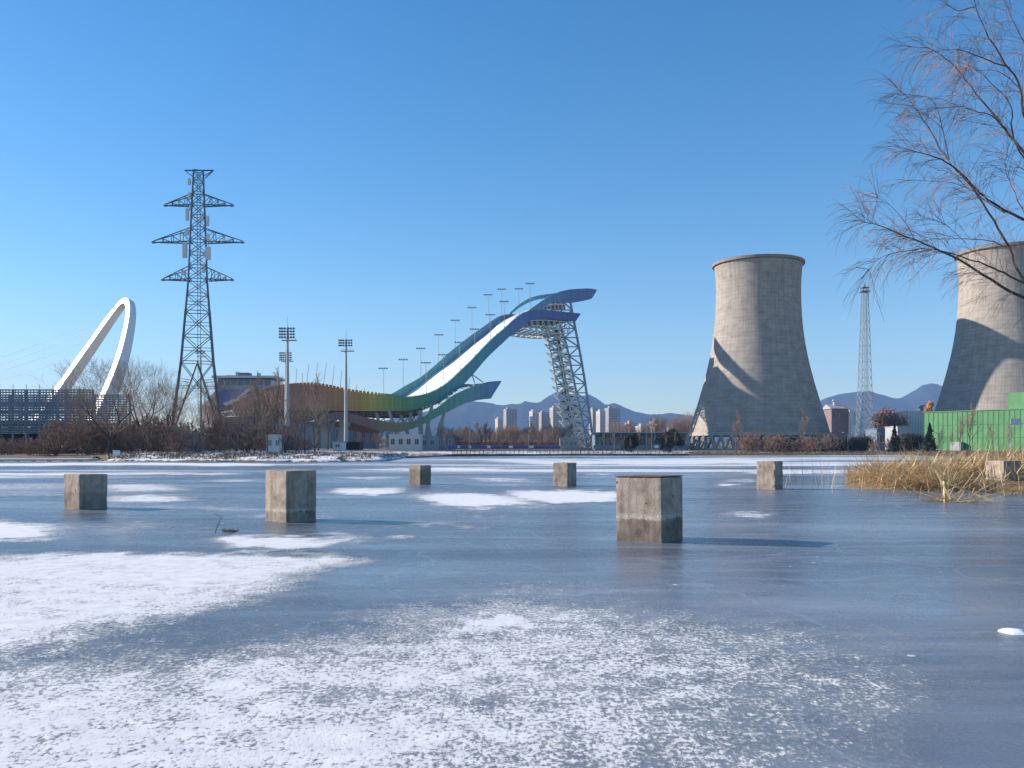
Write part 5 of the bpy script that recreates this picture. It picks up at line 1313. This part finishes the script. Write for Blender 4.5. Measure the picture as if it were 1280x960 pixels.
def g_reed(rg):
    X=14.7+abs(rg.random())**1.3*17; Yc=36+(X-14)*.10; hw=lerp_tab([(13.5,.9),(15,3.1),(18,6),(24,8.5),(40,12)],X); Y=Yc+rg.uniform(-1.02,.9)*hw; h=max(0,bank_h(X,Y))
    if 16.7<X<20.2 and Y<34.4 and rg.random()<.88: return None
    a=rg.uniform(0,2*math.pi); el=rg.choice((rg.uniform(-.15,.25),rg.uniform(-.1,.35),rg.uniform(.1,.7),rg.uniform(.3,1.0))); d=Vector((math.cos(a)*math.cos(el),math.sin(a)*math.cos(el),math.sin(el)))
    return Vector((X,Y,h+rg.uniform(-.05,.42))),d,rg.uniform(.5,1.6),rg.uniform(.007,.017),rg.uniform(0,.5)
blades('reed_mass','matted golden dry reeds covering the bank at the right',24000,g_reed,M['straw'])
def g_reed2(rg):
    X=14.7+rg.random()*17; Yc=36+(X-14)*.10; hw=lerp_tab([(13.5,.9),(15,3.1),(18,6),(24,8.5),(40,12)],X); Y=Yc+rg.uniform(-1.05,.9)*hw; h=max(0,bank_h(X,Y))
    a=rg.uniform(0,2*math.pi); el=rg.uniform(0,1.0); d=Vector((math.cos(a)*math.cos(el),math.sin(a)*math.cos(el),math.sin(el)))
    return Vector((X,Y,h+rg.uniform(-.05,.15))),d,rg.uniform(.3,.8),rg.uniform(.006,.012),rg.uniform(0,.6)
blades('old_reed_litter','darker broken reed litter under the golden reeds',7000,g_reed2,M['straw_dark'])
def g_stand(rg):
    if rg.random()<.55: X=rg.uniform(11.2,19); Y=rg.uniform(26,44)
    else: X=rg.uniform(16,26); Y=rg.uniform(27,42)
    h=max(0,bank_h(X,Y)); return Vector((X,Y,h-.02)),Vector((rg.gauss(0,.12),rg.gauss(0,.12),1)).normalized(),rg.uniform(.4,1.5)*(1 if X<17 else 1.15),rg.uniform(.004,.008),rg.uniform(0,.15)
blades('standing_reeds','thin standing reed stems in the ice around the reed bank',420,g_stand,M['straw'])
# tall leaning stems
def g_tall(rg):
    X=rg.uniform(16,25); Y=rg.uniform(30,40); h=max(0,bank_h(X,Y)); a=rg.uniform(-.7,.5); return Vector((X,Y,h)),Vector((a,rg.uniform(-.2,.2),1)).normalized(),rg.uniform(1.2,2.3),.006,.1
blades('tall_reeds','tall leaning reed stems rising over the bank against the green hall',90,g_tall,M['straw'])
# fallen bundle on the ice
def bundle():
    rg=random.Random(3); Y=26.0; c=P(1188,0,Y); m=LMB()
    for i in range(70):
        a=rg.uniform(-.5,.35)+ (math.pi if rg.random()<.4 else 0); el=rg.uniform(0,.35) if rg.random()<.75 else rg.uniform(.4,1.2); p=Vector((c.x+rg.gauss(0,.35),Y+rg.gauss(0,.35),.02)); d=Vector((math.cos(a)*math.cos(el),math.sin(a)*math.cos(el)*1.0,math.sin(el))); Ln=rg.uniform(.3,1.3)
        m.bar(p,p+d*Ln,.012)
    m.bar((c.x-.2,Y,.6),(c.x+1.0,Y-.5,.05),.05); m.bar((c.x-.45,Y,.95),(c.x-.1,Y-.2,.1),.05); m.bar((c.x-.15,Y,0),(c.x-.17,Y,.62),.07)
    o=m.build('reed_bundle',M['straw'],None,loc=(c.x,Y,0)); tag(o,'small heap of fallen straw stems lying on the ice in front of the reed bank','reed bundle')
bundle()
def twig_on_ice():
    Y=F*CH/(666.5-HOR); c=P(271,0,Y); s=Y/F; m=LMB()
    m.tube([P(269,667,Y),P(272,657,Y),P(276.5,648,Y),P(274,645,Y),P(268,642,Y)],[.008,.007,.006,.005,.003],5); m.tube([P(276.5,648,Y),P(279,643,Y)],[.004,.002],4)
    o=m.build('bent_twig',M['bark_dark'],None,loc=P(269,667,Y)); tag(o,'thin bent dead twig standing up from the ice left of centre','twig')
    m=LMB(); rg=random.Random(2); c=P(288,665,F*CH/(665-HOR))
    for i in range(22): a=rg.uniform(0,6.28); p=Vector((c.x+rg.gauss(0,.06),c.y+rg.gauss(0,.06),.01)); m.bar(p,p+Vector((math.cos(a)*.09,math.sin(a)*.09,rg.uniform(0,.05))),.010)
    m.tube([(c.x-.05,c.y,.0),(c.x,c.y,.03),(c.x+.06,c.y,.0)],[.012,.02,.01],6)
    o=m.build('leaf_debris',M['bark_brown'],None,loc=(c.x,c.y,0)); tag(o,'small clump of dark frozen leaves on the ice beside the bent twig','debris')
twig_on_ice()
def snow_lump():
    Y=F*CH/(790-HOR); c=P(1266,790,Y); m=LMB(); m.smooth=True; n=26; vs=[(c.x,c.y,.028)]
    for k in (1,2,3):
        for i in range(n):
            a=2*math.pi*i/n; r=(1+.18*mnoise.noise((math.cos(a)*2,math.sin(a)*2,k*.3)))*k/3; vs.append((c.x+.125*r*math.cos(a),c.y+.13*r*math.sin(a),[0,.026,.018,-.006][k]+.004*mnoise.noise((i*1.7,k,0))))
    fs=[(0,1+i,1+(i+1)%n) for i in range(n)]
    for k in (0,1): fs+=[(1+k*n+i,1+(k+1)*n+i,1+(k+1)*n+(i+1)%n,1+k*n+(i+1)%n) for i in range(n)]
    m.add(vs,fs); o=m.build('snow_lump',M['snow'],None,loc=(c.x,c.y,0)); tag(o,'small flat lump of clean snow on dark ice at the right edge','snow lump')
snow_lump()
# a few rocks at the foot of the left bank
for i,(px,dd,s) in enumerate(((120,1.2,.7),(117,1.9,.5),(424,1,.6),(430,1.5,.45))):
    rg=random.Random(i+70); Y=shore(px)+dd; m=LMB(); m.lathe([(.01,s*.8),(s*.5,s*.62),(s*.9,s*.2),(s,-.3)],n=9)
    m.v=[(x*(1+.3*mnoise.noise((x*2+i,y*2,z*2))),y*(1+.3*mnoise.noise((x*2,y*2+i,z*2))),z) for x,y,z in m.v]
    o=m.build('shore_rock',M['stone'],None); o.location=(XP(px,Y),Y,.1); tag(o,'grey-brown rock at the ice edge below the left bank','rock','rocks at the ice edge below the left bank')

# ------------------------------------------------------------------ willow reaching in from the right
def willow():
    Yw=27.0; X0=XP(1432,Yw); root=empty('willow_tree',(X0,Yw,.3),'leafless willow with drooping reddish twigs reaching in from the right edge','tree')
    T=MB(); B=MB(); W=MB(); rg=random.Random(99)
    def q(x,y,Y): return P(1040+x/2.4,y/2.4,Y)
    T.tube([Vector((X0,Yw,-.2)),P(1428,520,Yw),P(1415,440,Yw),P(1400,380,Yw)],[.42,.34,.30,.26],10)
    forks=P(1400,380,Yw)
    T.tube([forks,P(1370,300,Yw),P(1345,230,Yw),P(1320,190,26.6)],[.24,.18,.14,.10],8); T.tube([P(1345,230,Yw),P(1335,150,Yw),P(1310,60,26.8),P(1290,-30,26.6),P(1270,-110,26.4)],[.13,.11,.09,.06,.03],8)
    T.tube([forks,P(1350,360,27.2),P(1310,352,27.3)],[.18,.13,.08],7)
    T.build('trunk',M['willow_bark'],root)
    Br=[ ([(860,1000),(576,895),(480,840),(360,770),(250,720),(150,680),(85,662)],(27.3,26.0),.075),
         ([(740,740),(576,660),(470,600),(420,555),(350,490),(270,460),(195,438)],(27,25.4),.065),
         ([(740,1010),(576,838),(530,740),(470,640),(420,560),(345,480),(300,400),(240,310),(188,258)],(27.2,27.8),.065),
         ([(700,600),(576,460),(530,400),(490,350),(430,280),(370,200),(300,150),(228,140)],(27,28.6),.065),
         ([(640,520),(576,340),(565,260),(520,190),(470,110),(430,20),(415,-60)],(26.6,25.6),.060),
         ([(535,205),(440,170),(380,150),(290,152)],(26.2,25.3),.028),
         ([(720,900),(576,850),(500,810),(420,780),(330,752),(240,750),(150,770),(90,835)],(26.6,24.8),.045),
         ([(530,400),(480,348),(430,335),(380,320),(300,330)],(27.3,26.2),.028),
         ([(530,745),(470,722),(400,716),(300,715),(210,700)],(27.4,28.5),.030),
         ([(640,560),(545,420),(540,330),(500,270),(420,200),(400,210)],(27.2,28.4),.04),
         ([(520,640),(460,600),(400,560),(320,545),(225,540)],(27.4,28.8),.028),
         ([(350,480),(330,380),(300,300),(250,290)],(27.5,27.0),.020),
         ([(430,20),(380,30),(340,10),(300,-20)],(25.8,25.5),.02),
         ([(560,260),(500,215),(440,210),(400,190)],(26.4,27.2),.024),
         ([(250,720),(200,640),(150,600),(130,590)],(26.2,26.6),.016),
         ([(400,730),(360,690),(310,660),(250,660)],(26.6,27.2),.016),
         ([(700,640),(620,560),(560,500),(540,540)],(26.6,26.2),.03),
         ([(700,330),(620,200),(560,100),(500,-30)],(27,27.6),.05),
         ([(576,640),(540,560),(520,500),(530,440)],(26.9,27.5),.022)]
    def seg(mb,p,d,Ln,r0,r1,k,wand,grav,n=3):
        pts=[p.copy()]; rs=[r0]; d=d.normalized()
        for i in range(k):
            d=(d+Vector((rg.uniform(-1,1),rg.uniform(-1,1),rg.uniform(-1,1)))*wand+Vector((0,0,grav*(i+1)/k))).normalized(); p=p+d*Ln/k; pts.append(p.copy()); rs.append(r0+(r1-r0)*(i+1)/k)
        mb.tube(pts,rs,n,cap=False); return pts
    for pl_,(ya,yb),r in Br:
        sp=spline([(float(a),float(b_)) for a,b_ in pl_],4); n=len(sp); pts=[]
        for i,(a,b_) in enumerate(sp):
            t=i/(n-1); p=q(a,b_,ya+(yb-ya)*t); p+=Vector((rg.uniform(-1,1),rg.uniform(-1,1),rg.uniform(-1,1)))*.02; pts.append(p)
        rs=[max(.006,r*.72*(1-.9*i/(n-1))) for i in range(n)]; m=MB(); m.tube(pts,rs,6); m.build('branch',M['willow_bark'],root)
        tot=sum((a-b_).length for a,b_ in zip(pts,pts[1:])); k=int(tot*6.8)
        for j in range(k):
            t=(.12+.88*rg.random()**.8)*(n-1); i=min(int(t),n-2); p=pts[i].lerp(pts[i+1],t-i); d=(pts[i+1]-pts[i]).normalized()
            sd=rot_about(d,perp(d,rg),rg.uniform(.4,1.4)); sd=(sd+Vector((-.18,0,.12))).normalized(); Ln=rg.uniform(.5,1.7)*(1.15-.45*t/(n-1))
            s1=seg(W,p,sd,Ln,.0072,.0038,5,.11,-.12)
            for z in range(rg.randint(3,6)):
                u=rg.uniform(.25,.95)*5; ii=min(int(u),4); pp=s1[ii].lerp(s1[ii+1],u-ii); dd=(s1[ii+1]-s1[ii]).normalized(); d2=rot_about(dd,perp(dd,rg),rg.uniform(.3,.8))
                seg(W,pp,d2,rg.uniform(.25,.85),.0048,.0028,4,.10,-.28)
        # long pendulous tips
        for j in range(5):
            seg(W,pts[-1-rg.randint(0,2)],(pts[-1]-pts[-3]).normalized()+Vector((rg.uniform(-.3,.3),rg.uniform(-.3,.3),rg.uniform(-.2,.3))),rg.uniform(.7,1.6),.006,.003,6,.10,-.30)
    W.build('twigs',M['willow_twig'],root)
willow()

# ------------------------------------------------------------------ air
def haze():
    m=LMB(); x0,x1,y0,y1,z0,z1=-9000,9000,-150,6200,-2.0,520
    m.box(((x0+x1)/2,(y0+y1)/2,(z0+z1)/2),(x1-x0,y1-y0,z1-z0)); ma=bpy.data.materials.new('haze_air'); ma.use_nodes=True; nt=ma.node_tree; nt.nodes.clear()
    out=nt.nodes.new('ShaderNodeOutputMaterial'); v=nt.nodes.new('ShaderNodeVolumePrincipled'); v.inputs['Color'].default_value=(.34,.56,1,1); v.inputs['Density'].default_value=HAZE; v.inputs['Anisotropy'].default_value=.0
    nt.links.new(v.outputs[0],out.inputs['Volume']); o=m.build('haze',ma,None); tag(o,'faint blue winter haze over the far hills','haze',kind='stuff')
HAZE=.00014
haze()

# ------------------------------------------------------------------ light, sky, camera
ELEV=R(24); AZ=R(15)     # sun stands at the left, a touch beyond the picture plane
to_sun=Vector((-math.cos(AZ)*math.cos(ELEV), math.sin(AZ)*math.cos(ELEV), math.sin(ELEV)))
ld=bpy.data.lights.new('sun','SUN'); ld.energy=5.0; ld.angle=R(.53); ld.color=(1,.89,.75)
lo=bpy.data.objects.new('sun',ld); COL.objects.link(lo); lo.rotation_euler=(-to_sun).to_track_quat('-Z','Y').to_euler(); lo.location=(0,0,80)
w=bpy.data.worlds.new('World'); scene.world=w; w.use_nodes=True; nt=w.node_tree; bg=nt.nodes['Background']; sky=nt.nodes.new('ShaderNodeTexSky'); sky.sky_type='NISHITA'; sky.sun_disc=False
sky.sun_elevation=ELEV; sky.sun_rotation=math.atan2(to_sun.x,to_sun.y); sky.altitude=100; sky.air_density=1.0; sky.dust_density=.15; sky.ozone_density=2.2
hs=nt.nodes.new('ShaderNodeHueSaturation'); hs.inputs['Saturation'].default_value=1.38; nt.links.new(sky.outputs[0],hs.inputs['Color']); nt.links.new(hs.outputs[0],bg.inputs[0]); bg.inputs[1].default_value=.092
cd=bpy.data.cameras.new('camera'); cam=bpy.data.objects.new('camera',cd); COL.objects.link(cam); cam.location=(0,0,CH); cam.rotation_euler=(R(90),0,0)
cd.sensor_width=36; cd.lens=36*F/1280; cd.shift_y=80/1280; cd.clip_start=.1; cd.clip_end=20000; scene.camera=cam
scene.view_settings.view_transform='Standard'; scene.view_settings.look='None'; scene.view_settings.exposure=.93; scene.view_settings.gamma=1
scene.render.engine='CYCLES'
# unused prototypes must not linger
for pr in PROTO.values():
    if not pr[1]:
        for k in kids(pr[0]): bpy.data.objects.remove(k)
        bpy.data.objects.remove(pr[0])
